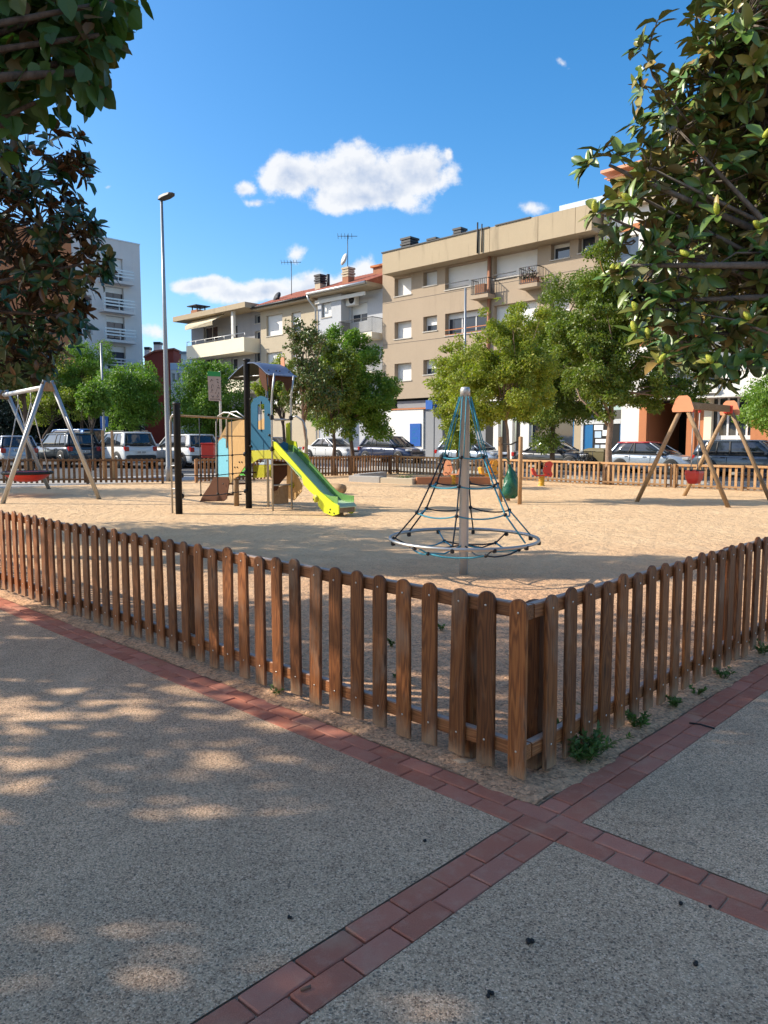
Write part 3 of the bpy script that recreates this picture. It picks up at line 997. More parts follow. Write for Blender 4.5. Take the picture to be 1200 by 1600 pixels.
    vs = arc(-.012, b0) + arc(-.012, b1)
    rb.add(vs, [(i, n + i, n + i + 1, i + 1) for i in range(n - 1)], 1, True)
    for bb in (b0, b1):
        rb.add(arc(.012, bb) + arc(-.012, bb), [(i, i + 1, n + i + 1, n + i) for i in range(n - 1)], 0)
    for k in (0, n - 1):
        rb.add([arc(.012, b0)[k], arc(.012, b1)[k], arc(-.012, b1)[k], arc(-.012, b0)[k]], [(0, 1, 2, 3)], 0)
    ro = rb.build('roof', [M['roofb'], M['roofu']], t)
    part('roof_brace', M['steel'], t, lambda m: m.tube([W(-.55, .05, 2.97), W(.84, .05, 2.93)], .014, 6))
    part('finial', M['orange'], t, lambda m: m.prism([W(.3, .72, 3.22), W(.3, .72, 3.36), W(.34, .72, 3.40), W(.42, .72, 3.38), W(.44, .72, 3.16)], e2 * .02))
    for (a, z, bb) in ((.66, 3.04, .1), (.66, 3.04, .3), (.66, 3.04, .4), (.66, 3.04, .66)):
        part('bolt', M['blackp'], t, lambda m: m.lathe(W(a, bb, z + .0), [(.016, -.01), (.016, .02)], 7, axis=(e1 + UP * .9)))
    # brown valance under the roof
    part('valance', M['brownp'], t, lambda m: m.prism([W(.80, -.02, 2.95), W(.80, .0, 2.72), W(.80, .09, 2.55), W(.80, .17, 2.78), W(.80, .26, 2.84), W(.80, .40, 2.80), W(.80, .5, 2.60), W(.80, .6, 2.70), W(.80, .72, 2.93)], -e1 * .02))
    part('valance', M['brownp'], t, lambda m: m.prism([W(.70, .0, 2.95), W(.45, .0, 3.12), W(.45, .0, 2.92), W(.56, .0, 2.70), W(.66, .0, 2.62), W(.74, .0, 2.58)], e2 * .02))
    part('strut', M['dmetal'], t, lambda m: m.tube([W(.68, .02, 2.62), W(.70, .02, 2.34)], .012, 6))
    # guard rails by the slide mouth
    part('guard_rail', M['steel'], t, lambda m: m.tube([W(.88, 0, 1.98), W(.88, W2, 1.98)], .018, 8))
    part('guard_rail', M['steel'], t, lambda m: m.tube([W(.3, W2, 1.98), W(.86, W2, 1.98)], .018, 8))
    part('guard_rail', M['steel'], t, lambda m: m.tube([W(.88, W2, 2.02), W(1.0, W2 + .05, 2.06), W(1.12, W2 + .15, 1.95), W(1.16, W2 + .2, 1.75), W(1.16, W2 + .2, 1.0)], .02, 8))
    for (a, bb, z) in ((.88, 0, 2.02), (.88, W2, 2.02), (.88, 0, 1.34)):
        part('clamp', M['blackp'], t, lambda m: m.box(W(a, bb, z), (.085, .085, .11), x=e1, ch=.02))
    # slide
    n0, n1 = .04, W2 - .03
    near = [(425, 689), (431, 691), (450, 712), (470, 735), (500, 768), (520, 785), (529, 790), (529, 803), (519, 806), (506, 801), (497, 790), (495, 777), (484, 768), (474, 757), (471, 743), (450, 722), (437, 712), (427, 701)]
    far = [(446.5, 662), (452, 660), (453, 688), (462, 690), (464, 700), (471, 706), (479, 710), (484, 722), (505, 745), (532, 775), (551, 789), (554, 797), (549, 803), (530, 796), (505, 765), (480, 735), (462, 715), (447, 698)]
    panel('slide_side', M['yellow'], near, n0 - .03, .03)
    panel('slide_side', M['yellow'], far, n1, .03)
    fl = [(.80, 1.30), (1.05, 1.27), (1.3, 1.10), (2.25, .42), (2.48, .31), (2.7, .27), (2.92, .265), (2.99, .20)]
    def chute(b):
        rings = [[W(a, n0, z), W(a, n1, z), W(a, n1, z - .02), W(a, n0, z - .02)] for a, z in fl]
        b.loft(rings)
    part('slide_chute', M['chutem'], t, chute)
    for (bb, th) in ((n0 + .002, .012), (n1 - .014, .012)):
        part('chute_wall', M['chute'], t, lambda m: m.prism([W(a, bb, z + .004) for a, z in fl[:-1]] + [W(a, bb, z + .14) for a, z in reversed(fl[:-1])], e2 * th))
    part('slide_lip', M['timber'], t, lambda m: m.box(W(2.93, (n0 + n1) / 2, .15), (.03, n1 - n0 - .02, .14), x=e1))
    part('slide_foot', M['timber'], t, lambda m: m.lathe(W(2.75, (n0 + n1) / 2, 0), [(.07, -.05), (.07, .24)], 10))
    for (x, y) in ((516, 796), (515, 800.5), (522, 802), (490, 780)):
        part('bolt', M['blackp'], t, lambda m: m.lathe(pl(x, y, n0 - .032), [(.016, 0), (.016, .01)], 7, axis=-e2))
    part('slide_side_disc', M['olive'], t, lambda m: m.lathe(pl(493.5, 779, n0 - .031), [(.085, 0), (.085, .006)], 14, axis=-e2))
    part('slide_entry_panel', M['teal'], t, lambda m: m.prism([W(.92, n1 - .1, 1.3), W(.92, n1 - .1, 1.46), W(.92, n1 - .22, 1.5), W(.92, n1 - .36, 1.42), W(.92, n1 - .36, 1.3)], e1 * .015))
    # panels below the platform
    panel('lower_panel', M['brownp'], [(425, 719), (448, 722), (448, 742), (437, 755), (432, 766), (425, 768)], pln=.84)
    panel('lower_panel', M['tan'], [(447.5, 727), (454, 727), (472, 758), (471, 768), (459, 782), (448, 778)], .60)
    part('porthole', M['olive'], t, lambda m: m.lathe(pl(456.5, 758, .595), [(.075, 0), (.075, .01)], 14, axis=-e2))
    part('lower_panel', M['timber'], t, lambda m: m.prism([W(.82, .02, .12), W(.82, W2 - .05, .12), W(.82, W2 - .05, .55), W(.82, .02, .48)], -e1 * .02))
    for z in (1.0, .55, .12):
        part('rung', M['steel'], t, lambda m: m.tube([W(.88, 0, z), W(.88, W2 - .04, z)], .017, 7))
    panel('back_panel', M['olive'], [(396, 727), (423, 726), (423, 745), (396, 747)], .75)
    panel('back_panel', M['lblue'], [(404, 726), (414, 717), (423, 719), (423, 725.5)], .75)
    panel('back_panel', M['greenp'], [(367, 742), (378, 729), (383, 731), (383, 743)], .5)
    # rope net between the black posts
    tb = lambda f, z: A.lerp(B, f) + UP * z
    part('top_bar', M['timber'], t, lambda m: m.tube([tb(.04, 2.03), tb(.97, 2.0)], .022, 8))
    zs = [(1.63, 1.62), (1.22, 1.22), (.80, .81), (.37, .39)]
    for za, zb in zs[1:]:
        part('rope', M['ropek'], t, lambda m: m.tube([tb(.04, za), tb(.3, za - .02), tb(.52, za - .03), tb(.75, zb - .015), tb(.96, zb)], .011, 6))
        for f, z in ((.045, za), (.955, zb)):
            part('rope_clamp', M['blackp'], t, lambda m: m.lathe(tb(f, z - .05), [(.02, 0), (.045, .02), (.045, .08), (.02, .1)], 8))
    part('rope', M['ropek'], t, lambda m: m.tube([tb(.62, 1.62), tb(.96, 1.62)], .011, 6))
    for f, zt in ((.30, 2.02), (.54, 2.02), (.76, 2.0)):
        part('rope', M['ropek'], t, lambda m: m.tube([tb(f, zt), tb(f, 1.2), tb(f, .36)], .011, 6))
        for z in (1.2, .79, .37):
            part('knot', M['blackp'], t, lambda m: m.lathe(tb(f, z - .025), [(.012, 0), (.026, .012), (.026, .038), (.012, .05)], 8))
    # side ladder on the short black post
    L0 = A - e1 * .23 - e2 * .02
    part('ladder_rail', M['steel'], t, lambda m: m.tube([L0 - UP * .05, L0 + UP * 1.9, L0 + UP * 2.0 + e1 * .04, L0 + UP * 2.05 + e1 * .11, A + UP * 2.06 - e1 * .06], .02, 8))
    for z in (1.0, .52):
        part('rung', M['steel'], t, lambda m: m.tube([L0 + UP * z, A + UP * z - e1 * .06], .016, 7))


play_tower()


# ---- wooden swing on the right
def wood_swing():
    fa, fb = G(995, 784), G(1138, 793)
    mid = (fa + fb) / 2
    t = thing('wooden_swing', Vector((mid.x, mid.y, 0)), 'wooden A-frame swing with salmon end caps and a red toddler seat', 'swing')
    L = V * 2.9; ap = mid + UP * 2.42
    for k, off in enumerate((Vector((0, 0, 0)), L)):
        for f in (fa, fb):
            d = (ap - f).normalized(); top = f.lerp(ap, .965) + off
            b = MB()
            a_ = f + off - d * .06
            b.tube([Vector((0, 0, 0)), Vector((0, 0, (top - a_).length))], .052, 10)
            me = mesh_from_mb(b, 'leg', M['timber'])
            z = (top - a_).normalized(); x = z.cross(V).normalized()
            inst('leg', me, t, frame(x, z.cross(x), z, a_))
        e = -U
        q = ap + off + (V * -.075 if k == 0 else V * .055)
        pts = [(-.24, -.22), (.24, -.22), (.26, -.15), (.17, .10), (.10, .16), (-.10, .16), (-.17, .10), (-.26, -.15)]
        part('end_cap', M['orange'], t, lambda m: m.prism([q + e * x + UP * y for x, y in pts], V * .022))
        part('bracket', M['red'], t, lambda m: m.box(ap + off + (V * .06 if k == 0 else -V * .06) - UP * .08, (.22, .07, .2), x=e, ch=.01))
    b = MB(); b.box((0, 0, 1.42), (.12, .17, 2.9), ch=.01); me = mesh_from_mb(b, 'beam', M['timber'])
    inst('beam', me, t, frame(-U, -U.cross(V) * -1, V, ap - UP * .06) if False else frame(-U, UP, V * 1.0, ap - UP * .06 - V * .02))
    s = ap + V * .75
    for i in (-.2, .2):
        part('chain', M['ropeg'], t, lambda m: m.tube([s + V * i - UP * .14, s + V * i - UP * 1.62], .013, 6))
    part('hanger', M['red'], t, lambda m: (m.box(s - V * .2 - UP * .17, (.05, .05, .08)), m.box(s + V * .2 - UP * .17, (.05, .05, .08))))
    sz = ap.z - 1.95
    part('seat', M['red'], t, lambda m: m.loft([[s - ap + ap + V * (x * r) - U * (y * r2) + UP * (z - ap.z + 0) for x, y in ((-1, -.7), (-.7, -1), (.7, -1), (1, -.7), (1, .7), (.7, 1), (-.7, 1), (-1, .7))] for z, r, r2 in ((sz, .15, .10), (sz + .12, .2, .16), (sz + .26, .21, .18), (sz + .33, .2, .17))]))
    part('seat_bar', M['blackp'], t, lambda m: (m.box(s - UP * 1.62, (.46, .05, .03), x=V), m.box(s - UP * 1.62 - U * .17, (.46, .03, .03), x=V)))


wood_swing()


# ---- metal basket swing on the left
def basket_swing():
    fa, fb = G(4, 787), G(155, 780)
    mid = (fa + fb) / 2; g = mid.z
    t = thing('basket_swing', mid, 'steel A-frame swing with round red basket seat', 'swing')
    ap = D(61, 598, mid.y); H = ap.z - g; ap = mid + UP * H
    e = (fb - fa); e.z = 0; e.normalize()
    bd = Vector((-e.y, e.x, 0))
    L = 4.3
    for off in (Vector((0, 0, 0)), bd * L):
        for f, sg in ((fa, -1), (fb, 1)):
            f = f + off; f.z = zg(f.x, f.y)
            top = ap + off + e * (.09 * sg); dd = (top - f).normalized()
            part('leg', M['steel'], t, lambda m: m.tube([f - dd * .06, f.lerp(top, .5), top + dd * .05], .055, 12))
            if sg == 1:
                part('leg_brace', M['steel'], t, lambda m: m.tube([f.lerp(top, .02) - bd * .075, f.lerp(top, .72) - bd * .075], .022, 8))
        part('end_bracket', M['timber'], t, lambda m: m.box(ap + off - UP * .09, (.28, .10, .22), x=e, ch=.01))
    part('beam', M['alu'], t, lambda m: m.tube([ap - UP * .09 + bd * .0, ap + bd * L - UP * .09], .058, 12))
    c = ap + bd * 2.15; c.z = zg(c.x, c.y) + .58
    def basket(b):
        prof = [(.02, -.22), (.25, -.21), (.42, -.14), (.54, -.04), (.58, .0), (.60, .035)]
        b.lathe(c, prof, 28, mi=0, caps=False)
        b.lathe(c, [(.60, .036), (.5, .05), (.3, .03), (.02, .02)], 28, mi=1, caps=False)
    part('basket', [M['red'], M['redseat']], t, basket)
    def rim(b):
        b.tube([c + Vector((.60 * math.cos(q), .60 * math.sin(q), .02)) for q in [2 * math.pi * k / 32 for k in range(33)]], .042, 8, caps=False)
    part('rim', M['blackp'], t, rim)
    for s1 in (-1, 1):
        hub = c + bd * (.62 * s1) ; hub.z = ap.z - .15
        part('hanger', M['steel'], t, lambda m: m.tube([hub + UP * .06, hub - UP * .28], .012, 6))
        for s2 in (-1, 1):
            part('rope', M['ropeg'], t, lambda m: m.tube([hub - UP * .26, c + bd * (.45 * s1) + e * (.42 * s2) + UP * .04], .012, 6))


basket_swing()


# ---- sand pit, spring riders, log, bag and stakes
def sandpit():
    a0 = G(548, 752); a1 = G(648, 757); a2 = G(765, 757)
    t = thing('sand_pit', a0, 'low sand pit edged with grey stone and red brown timbers', 'sand pit')
    def wall(p, q, h, w, mat, nm):
        p = Vector((p.x, p.y, zg(p.x, p.y))); q = Vector((q.x, q.y, zg(q.x, q.y)))
        d = (q - p); L = d.length; d.normalize()
        part(nm, mat, t, lambda m: m.box((p + q) / 2 + UP * (h / 2 - .03), (L - .01, w, h + .06), x=Vector((d.x, d.y, 0)), ch=.015))
    m1 = a0.lerp(a1, .5)
    wall(a0, m1, .22, .28, M['kerb'], 'edge_stone'); wall(m1 + (a1 - a0).normalized() * .02, a1, .20, .28, M['dwall'], 'edge_stone')
    bk = Vector((1.2, 2.6, 0))
    wall(a0 + Vector((.2, .3, 0)), a0 + bk, .24, .26, M['kerb'], 'edge_stone')
    d = (a2 - a1).normalized()
    s = a1 + d * .05
    L = (a2 - a1).length
    for k in range(2):
        wall(s + d * (L / 2 * k), s + d * (L / 2 * (k + 1) - .03), .26, .14, M['terra'], 'edge_timber')


sandpit()


def spring_rider(p, label, s=1.0, mats=None, ang=0.0, nm='spring_rider'):
    mats = mats or (M['red'], M['yel2'])
    p = Vector((p.x, p.y, zg(p.x, p.y)))
    t = thing(nm, p, label, 'spring rider')
    x = Vector((math.cos(ang), math.sin(ang), 0)); y = UP.cross(x)
    pts = [p + Vector((.085 * math.cos(q), .085 * math.sin(q), .02 + q / (12 * math.pi) * .30)) for q in [2 * math.pi * 6 * k / 72 for k in range(73)]]
    part('spring', mats[1], t, lambda m: m.tube(pts, .018, 6))
    part('base_plate', mats[1], t, lambda m: m.lathe(p, [(.13, -.03), (.13, .02)], 12))
    part('seat_board', mats[0], t, lambda m: m.box(p + UP * .35, (.5, .2, .04), x=x, ch=.008))
    body = [(.16, .33), (.30, .30), (.36, .40), (.30, .50), (.30, .60), (.36, .74), (.28, .84), (.16, .80), (.10, .66), (.06, .5)]
    for sg in (-1, 1):
        part('side_board', mats[0], t, lambda m: m.prism([p + x * a + y * (sg * .09) + UP * z for a, z in body], y * (.018 * sg)))
    part('seat_back', mats[0], t, lambda m: m.prism([p + x * a - y * .1 + UP * z for a, z in ((-.30, .37), (-.18, .37), (-.22, .48), (-.30, .60), (-.36, .56))], y * .2))
    part('handle', M['blackp'], t, lambda m: m.tube([p + x * .12 + y * .22 + UP * .66, p + x * .12 - y * .22 + UP * .66], .016, 6))
    part('foot_rest', M['blackp'], t, lambda m: m.tube([p + x * .2 + y * .22 + UP * .40, p + x * .2 - y * .22 + UP * .40], .018, 6))
    return t


spring_rider(G(846, 759), 'red spring rider on a yellow coil by the pale fence')
spring_rider(G(762, 756), 'orange yellow spring rider behind the rope climber', mats=(M['orangey'], M['yel2']), ang=.4)
spring_rider(G(708, 757), 'yellow spring rider with salmon boards near the sand pit timbers', mats=(M['orange'], M['yel2']), ang=2.6)

lg = G(533, 772)
solo('log_seat', [M['timber']], lg, lambda b: b.tube([lg + UP * .15 - V * .1 + U * .7, lg + UP * .16 + U * .1, lg + UP * .15 - U * .1], [.13, .135, .125], 12),
     'short timber log lying on the sand behind the slide', 'log')


def staked_sapling_posts(p0, p1, h, label, strap=True):
    t = thing('tree_stakes', p0, label, 'stake')
    for p in (p0, p1):
        b = MB(); b.lathe((0, 0, -.1), [(.05, 0), (.05, h + .08), (.035, h + .1)], 10); me = mesh_from_mb(b, 'stake', M['stake'])
        inst('stake', me, t, Matrix.Translation(Vector((p.x, p.y, zg(p.x, p.y)))) @ Matrix.Rotation(rnd.uniform(-.02, .02), 4, 'Y'))
    if strap:
        a = p0 + UP * (h - .18); c = p1 + UP * (h - .08); m = (a + c) / 2 - UP * .06
        part('strap', M['blackp'], t, lambda b: b.tube([a, m, c], .018, 6))
    return t


s0 = G(782, 784); s1 = G(812, 788)
staked_sapling_posts(s0, s1, 1.62, 'pair of round wooden stakes strapped to the young tree beside the green bag')
s2 = G(136, 752); s3 = G(152, 752); s2 = s2 + Vector((0, 1.6, 0)); s3 = s3 + Vector((0, 1.6, 0))
staked_sapling_posts(s2, s3, 1.75, 'pair of wooden stakes at the small tree behind the brown fence', False)


def bag():
    p = s0 + Vector((.20, -.10, 0)); z0 = .10
    def f(b):
        rings = []
        prof = [(r_ * .86, h_ * .9) for r_, h_ in [(.05, 0.0), (.15, .015), (.20, .07), (.215, .16), (.21, .26), (.205, .36), (.185, .46), (.17, .55), (.14, .64), (.10, .73), (.06, .80), (.035, .86), (.05, .92)]]
        rb = random.Random(9); ph = [rb.uniform(0, 6.28) for _ in range(5)]
        for r, h in prof:
            rings.append([Vector((p.x + .05 * math.sin(h * 4), p.y, z0 + h)) + Vector((math.cos(q) * r * (1 + .16 * math.sin(3 * q + h * 7 + ph[0]) + .10 * math.sin(7 * q - h * 19 + ph[1]) + .07 * math.sin(11 * q + h * 30)), math.sin(q) * r * .8 * (1 + .14 * math.cos(4 * q + h * 11 + ph[2]) + .09 * math.sin(9 * q + h * 23)), .02 * math.sin(5 * q + h * 13))) for q in [2 * math.pi * k / 30 for k in range(30)]])
        b.loft(rings, 0, True, True, True)
        b.tube([Vector((p.x, p.y, z0 + .9)), Vector((p.x - .08, p.y + .04, z0 + .98)), s0 + UP * (z0 + 1.0)], .014, 6)
    solo('rubbish_bag', M['bag'], Vector((p.x, p.y, 0)), f, 'dark green plastic rubbish bag tied to a wooden stake', 'bag')


bag()

# ---- information sign
def info_sign():
    p = G(347, 772)
    t = thing('information_sign', p, 'playground notice board with green header on a grey pole', 'sign')
    Yp = p.y
    part('pole', M['alu'], t, lambda m: m.lathe(p, [(.032, -.05), (.032, D(347, 582, Yp).z - p.z), (.02, D(347, 580, Yp).z - p.z)], 10))
    q = lambda x, y, d=0.0: D(x, y, Yp - .035 - d)
    part('board', M['signw'], t, lambda m: m.prism([q(324, 580), q(344.5, 581), q(345.5, 627), q(326, 626)], Vector((0, .02, 0))))
    part('header_print', M['signg'], t, lambda m: m.prism([q(324, 580, .003), q(344.5, 581, .003), q(344.7, 588.5, .003), q(324.2, 587.5, .003)], Vector((0, .002, 0))))
    rr = random.Random(3)
    for r_ in range(4):
        for c_ in range(2):
            x0 = 328 + c_ * 8.5 + r_ * .3; y0 = 592 + r_ * 8.2
            def f(m):
                for k in range(4):
                    a = (x0 + rr.uniform(0, 5), y0 + rr.uniform(0, 5)); e = (a[0] + rr.uniform(-2, 2.4), a[1] + rr.uniform(.6, 2.6))
                    m.tube([q(a[0], a[1], .004), q(e[0], e[1], .004)], .006, 4)
            part('pictogram', M['ink'], t, f)
    part('text_line', M['ink'], t, lambda m: m.prism([q(328, 623, .003), q(343.5, 623.5, .003), q(343.5, 624.4, .003), q(328, 623.8, .003)], Vector((0, .002, 0))))


info_sign()


# ---- lamp posts
def lamp_post(base, h, r0, r1, label, head=1, name='street_lamp'):
    t = thing(name, base, label, 'street lamp')
    part('pole', M['lamp'], t, lambda m: m.lathe(base, [(r0 * 1.25, -.05), (r0 * 1.25, .5), (r0, .55), (r0, h * .35), ((r0 + r1) / 2, h * .6), (r1, h)], 14))
    if head:
        d = Vector((.82, -.57, 0)).normalized(); w = UP.cross(d); tp = base + UP * h
        def hd(m):
            rings = []
            for s, hw, z0, z1 in ((-.12, .07, .0, .07), (-.02, .13, -.01, .10), (.25, .17, .02, .12), (.5, .14, .06, .13), (.6, .07, .09, .12)):
                c = tp + d * s
                rings.append([c - w * hw + UP * z0, c + w * hw + UP * z0, c + w * (hw * .8) + UP * z1, c - w * (hw * .8) + UP * z1])
            m.loft(rings)
        part('lamp_head', M['lampdark'], t, hd)
    else:
        part('cap', M['lamp'], t, lambda m: m.lathe(base + UP * h, [(r1, 0), (r1 * 1.2, .02), (r1 * .6, .06)], 10))
    return t


b1 = G(264, 752); lamp_post(b1, D(254, 312, b1.y).z - b1.z, .085, .045, 'tall grey street lamp with flat dark head at the playground entrance')
Pm = D(725, 690, 37.0); Pm.z = zg(Pm.x, Pm.y)
lamp_post(Pm, D(727, 452, 37.0).z - Pm.z, .08, .055, 'slim grey pole with a bent arm standing behind the rope climber', 0)
Pm2 = D(163, 690, 38.0); Pm2.z = zg(Pm2.x, Pm2.y)
lamp_post(Pm2, D(163, 538, 38.0).z - Pm2.z, .06, .05, 'thin pale street pole rising through the round trees', 0)


def parking_sign():
    p = D(166, 690, 40.5); p.z = zg(p.x, p.y)
    t = thing('traffic_sign', p, 'small dark blue traffic sign on a grey post beyond the fence', 'sign')
    z = D(166, 660, 40.5).z
    part('pole', M['lamp'], t, lambda m: m.lathe(p, [(.03, -.05), (.03, z - p.z + .3)], 8))
    part('plate', M['signb'], t, lambda m: m.box(Vector((p.x - .05, p.y - .05, z)), (.42, .02, .66), ch=.004))
    part('symbol', M['lblue'], t, lambda m: m.box(Vector((p.x - .05, p.y - .063, z + .04)), (.12, .004, .2)))


parking_sign()

rbp = AB(AMID + .9, 11.9)
rbp = D(325, 690, 28.2); rbp.z = zg(rbp.x, rbp.y)
def litter():
    t = thing('litter_bin', rbp, 'bright red litter bin behind the brown fence', 'bin')
    part('bin_body', M['red'], t, lambda m: m.box(rbp + UP * 1.02, (.46, .34, .5), ch=.03))
    part('post', M['dmetal'], t, lambda m: m.box(rbp + UP * .42, (.07, .07, .9)))
    part('lid', M['red'], t, lambda m: m.box(rbp + UP * 1.30, (.49, .37, .05), ch=.012))
litter()

# ---- small litter on the pavement
for (x, y, s, lb) in ((827, 1473, 1.25, 'dark seed pod on the pavement between the brick bands'), (764, 1556, 1.0, 'small dark pod beside the diagonal brick band'), (1088, 1507, 1.0, 'dark pod lying in a sunlit patch of pavement'),
                      (663, 1315, .8, 'tiny dark pod on the concrete slab close to the brick crossing'), (452, 1436, .8, 'tiny dark pod on the broad concrete slab with sun patches'), (1064, 1412, 1.0, 'dark pod next to the brick band facing the magnolia side'),
                      (1110, 1418, .7, 'crumb of dark bark touching the edge of a brick band')):
    p = G(x, y)
    def podf(b, p=p, s=s):
        r = random.Random(int(x))
        for k in range(3):
            c = p + Vector((r.uniform(-.008, .008), r.uniform(-.008, .008), .004)) * s
            b.lathe(c, [(.002 * s, -.004), (.0065 * s, 0), (.0055 * s, .005 * s), (.0015 * s, .008 * s)], 6, axis=(r.gauss(0, .5), r.gauss(0, .5), 1))
    solo('seed_pod', M['pod'], p, podf, lb, 'seed pod')
p = G(477, 1549) + UP * .004
solo('cigarette_stub', M['butt'], p, lambda b: b.tube([p + Vector((-.012, -.006, .005)), p + Vector((.014, .008, .005))], .0045, 7), 'brown stub lying on a brick paver', 'stub')
p = G(1098, 1138) + UP * .006
solo('twig', M['pod'], p, lambda b: b.tube([p + Vector((-.05, .05, .004)), p + Vector((-.01, .01, .012)), p + Vector((.05, -.03, .004))], .005, 6), 'dark twig across the edge of the brick band', 'twig')
p = G(724, 1192)
solo('mortar_lump', M['bed'], p, lambda b: b.loft([[p + Vector((math.cos(q) * r * (1 + .3 * math.sin(3 * q)), math.sin(q) * r * .6, z)) for q in [2 * math.pi * k / 9 for k in range(9)]] for r, z in ((.06, -.01), (.052, .010), (.03, .016))]), 'flat lump of mortar at the foot of the dark brown fence', 'mortar')


# ---- sand trodden out over the edge of the brick bands
def spill(name, along, side, s0, s1, inner, edge, seed):
    rr = np.random.default_rng(seed)
    n = int((s1 - s0) / .02)
    xs = np.linspace(s0, s1, n)
    w = sum(np.sin(xs * f + rr.uniform(0, 6.28)) * a for f, a in ((3.1, .012), (7.3, .010), (17, .007), (41, .005), (83, .003)))
    b = MB()
    rows = []
    for f, z in ((0.0, .012), (.45, .011), (.8, .008), (1.0, .0025)):
        rows.append([C0 + along * x + side * (inner + (edge + w_ - inner) * f) + UP * z for x, w_ in zip(xs, w)])
    vs = [q for r in rows for q in r]
    b.add(vs, [(k * n + i, k * n + i + 1, (k + 1) * n + i + 1, (k + 1) * n + i) for k in range(3) for i in range(n - 1)], 0, True)
    o = b.build(name, M['sand'])
    for q in o.data.polygons:
        if q.normal.z < 0: q.flip()
    o.data.update()
    tag(o, kind='structure')


spill('spilled_sand', U, V, -.16, 9.4, .05, -.098, 5)
spill('spilled_sand', V, U, -.08, 10.8, .0, -.168, 6)
# ================================================================== BUILDINGS
class FR:
    """facade frame: origin, direction along the wall, outward normal"""
    def __init__(s, o, ax, nout):
        s.o = Vector(o); s.ax = ax; s.n = nout

    def p(s, a, z, off=0.0):
        q = s.o + s.ax * a + s.n * off
        return Vector((q.x, q.y, z))

    def az(s, px, py, off=0.0):
        q = PL(px, py, s.o + s.n * off, s.n)
        return (q - s.o).dot(s.ax), q.z

    def rect(s, x0, x1, yt, yb, off=0.0):
        a0, z1 = s.az(x0, yt, off); _, z0 = s.az(x0, yb, off); a1, _ = s.az(x1, yt, off)
        return (a0, a1, z0, z1)

    def box(s, b, a0, a1, z0, z1, o0, o1, mi=0, ch=0.0):
        c = s.p((a0 + a1) / 2, (z0 + z1) / 2, (o0 + o1) / 2)
        b.box(c, (abs(a1 - a0), abs(o1 - o0), abs(z1 - z0)), x=s.ax, y=s.n, z=UP, mi=mi, ch=ch)


def facade(b, fr, a0, a1, z0, z1, holes, off=0.0, depth=.28, body=0.0, mi=0):
    A = sorted(set([a0, a1] + [min(max(h[k], a0), a1) for h in holes for k in (0, 1)]))
    Z = sorted(set([z0, z1] + [min(max(h[k], z0), z1) for h in holes for k in (2, 3)]))
    for i in range(len(A) - 1):
        for j in range(len(Z) - 1):
            am, zm = (A[i] + A[i + 1]) / 2, (Z[j] + Z[j + 1]) / 2
            if any(h[0] < am < h[1] and h[2] < zm < h[3] for h in holes): continue
            b.add([fr.p(A[i], Z[j], off), fr.p(A[i + 1], Z[j], off), fr.p(A[i + 1], Z[j + 1], off), fr.p(A[i], Z[j + 1], off)], [(0, 1, 2, 3)], mi)
    for (h0, h1, g0, g1) in holes:
        q = [(h0, g0), (h1, g0), (h1, g1), (h0, g1)]
        for k in range(4):
            (x0, y0), (x1, y1) = q[k], q[(k + 1) % 4]
            b.add([fr.p(x0, y0, off), fr.p(x1, y1, off), fr.p(x1, y1, off - depth), fr.p(x0, y0, off - depth)], [(0, 1, 2, 3)], mi)
    if body:
        b.add([fr.p(a0, z0, off), fr.p(a0, z1, off), fr.p(a0, z1, off - body), fr.p(a0, z0, off - body)], [(0, 1, 2, 3)], mi)
        b.add([fr.p(a1, z0, off), fr.p(a1, z0, off - body), fr.p(a1, z1, off - body), fr.p(a1, z1, off)], [(0, 1, 2, 3)], mi)
        b.add([fr.p(a0, z0, off - body), fr.p(a0, z1, off - body), fr.p(a1, z1, off - body), fr.p(a1, z0, off - body)], [(0, 1, 2, 3)], mi)
        b.add([fr.p(a0, z1, off), fr.p(a1, z1, off), fr.p(a1, z1, off - body), fr.p(a0, z1, off - body)], [(0, 1, 2, 3)], mi)


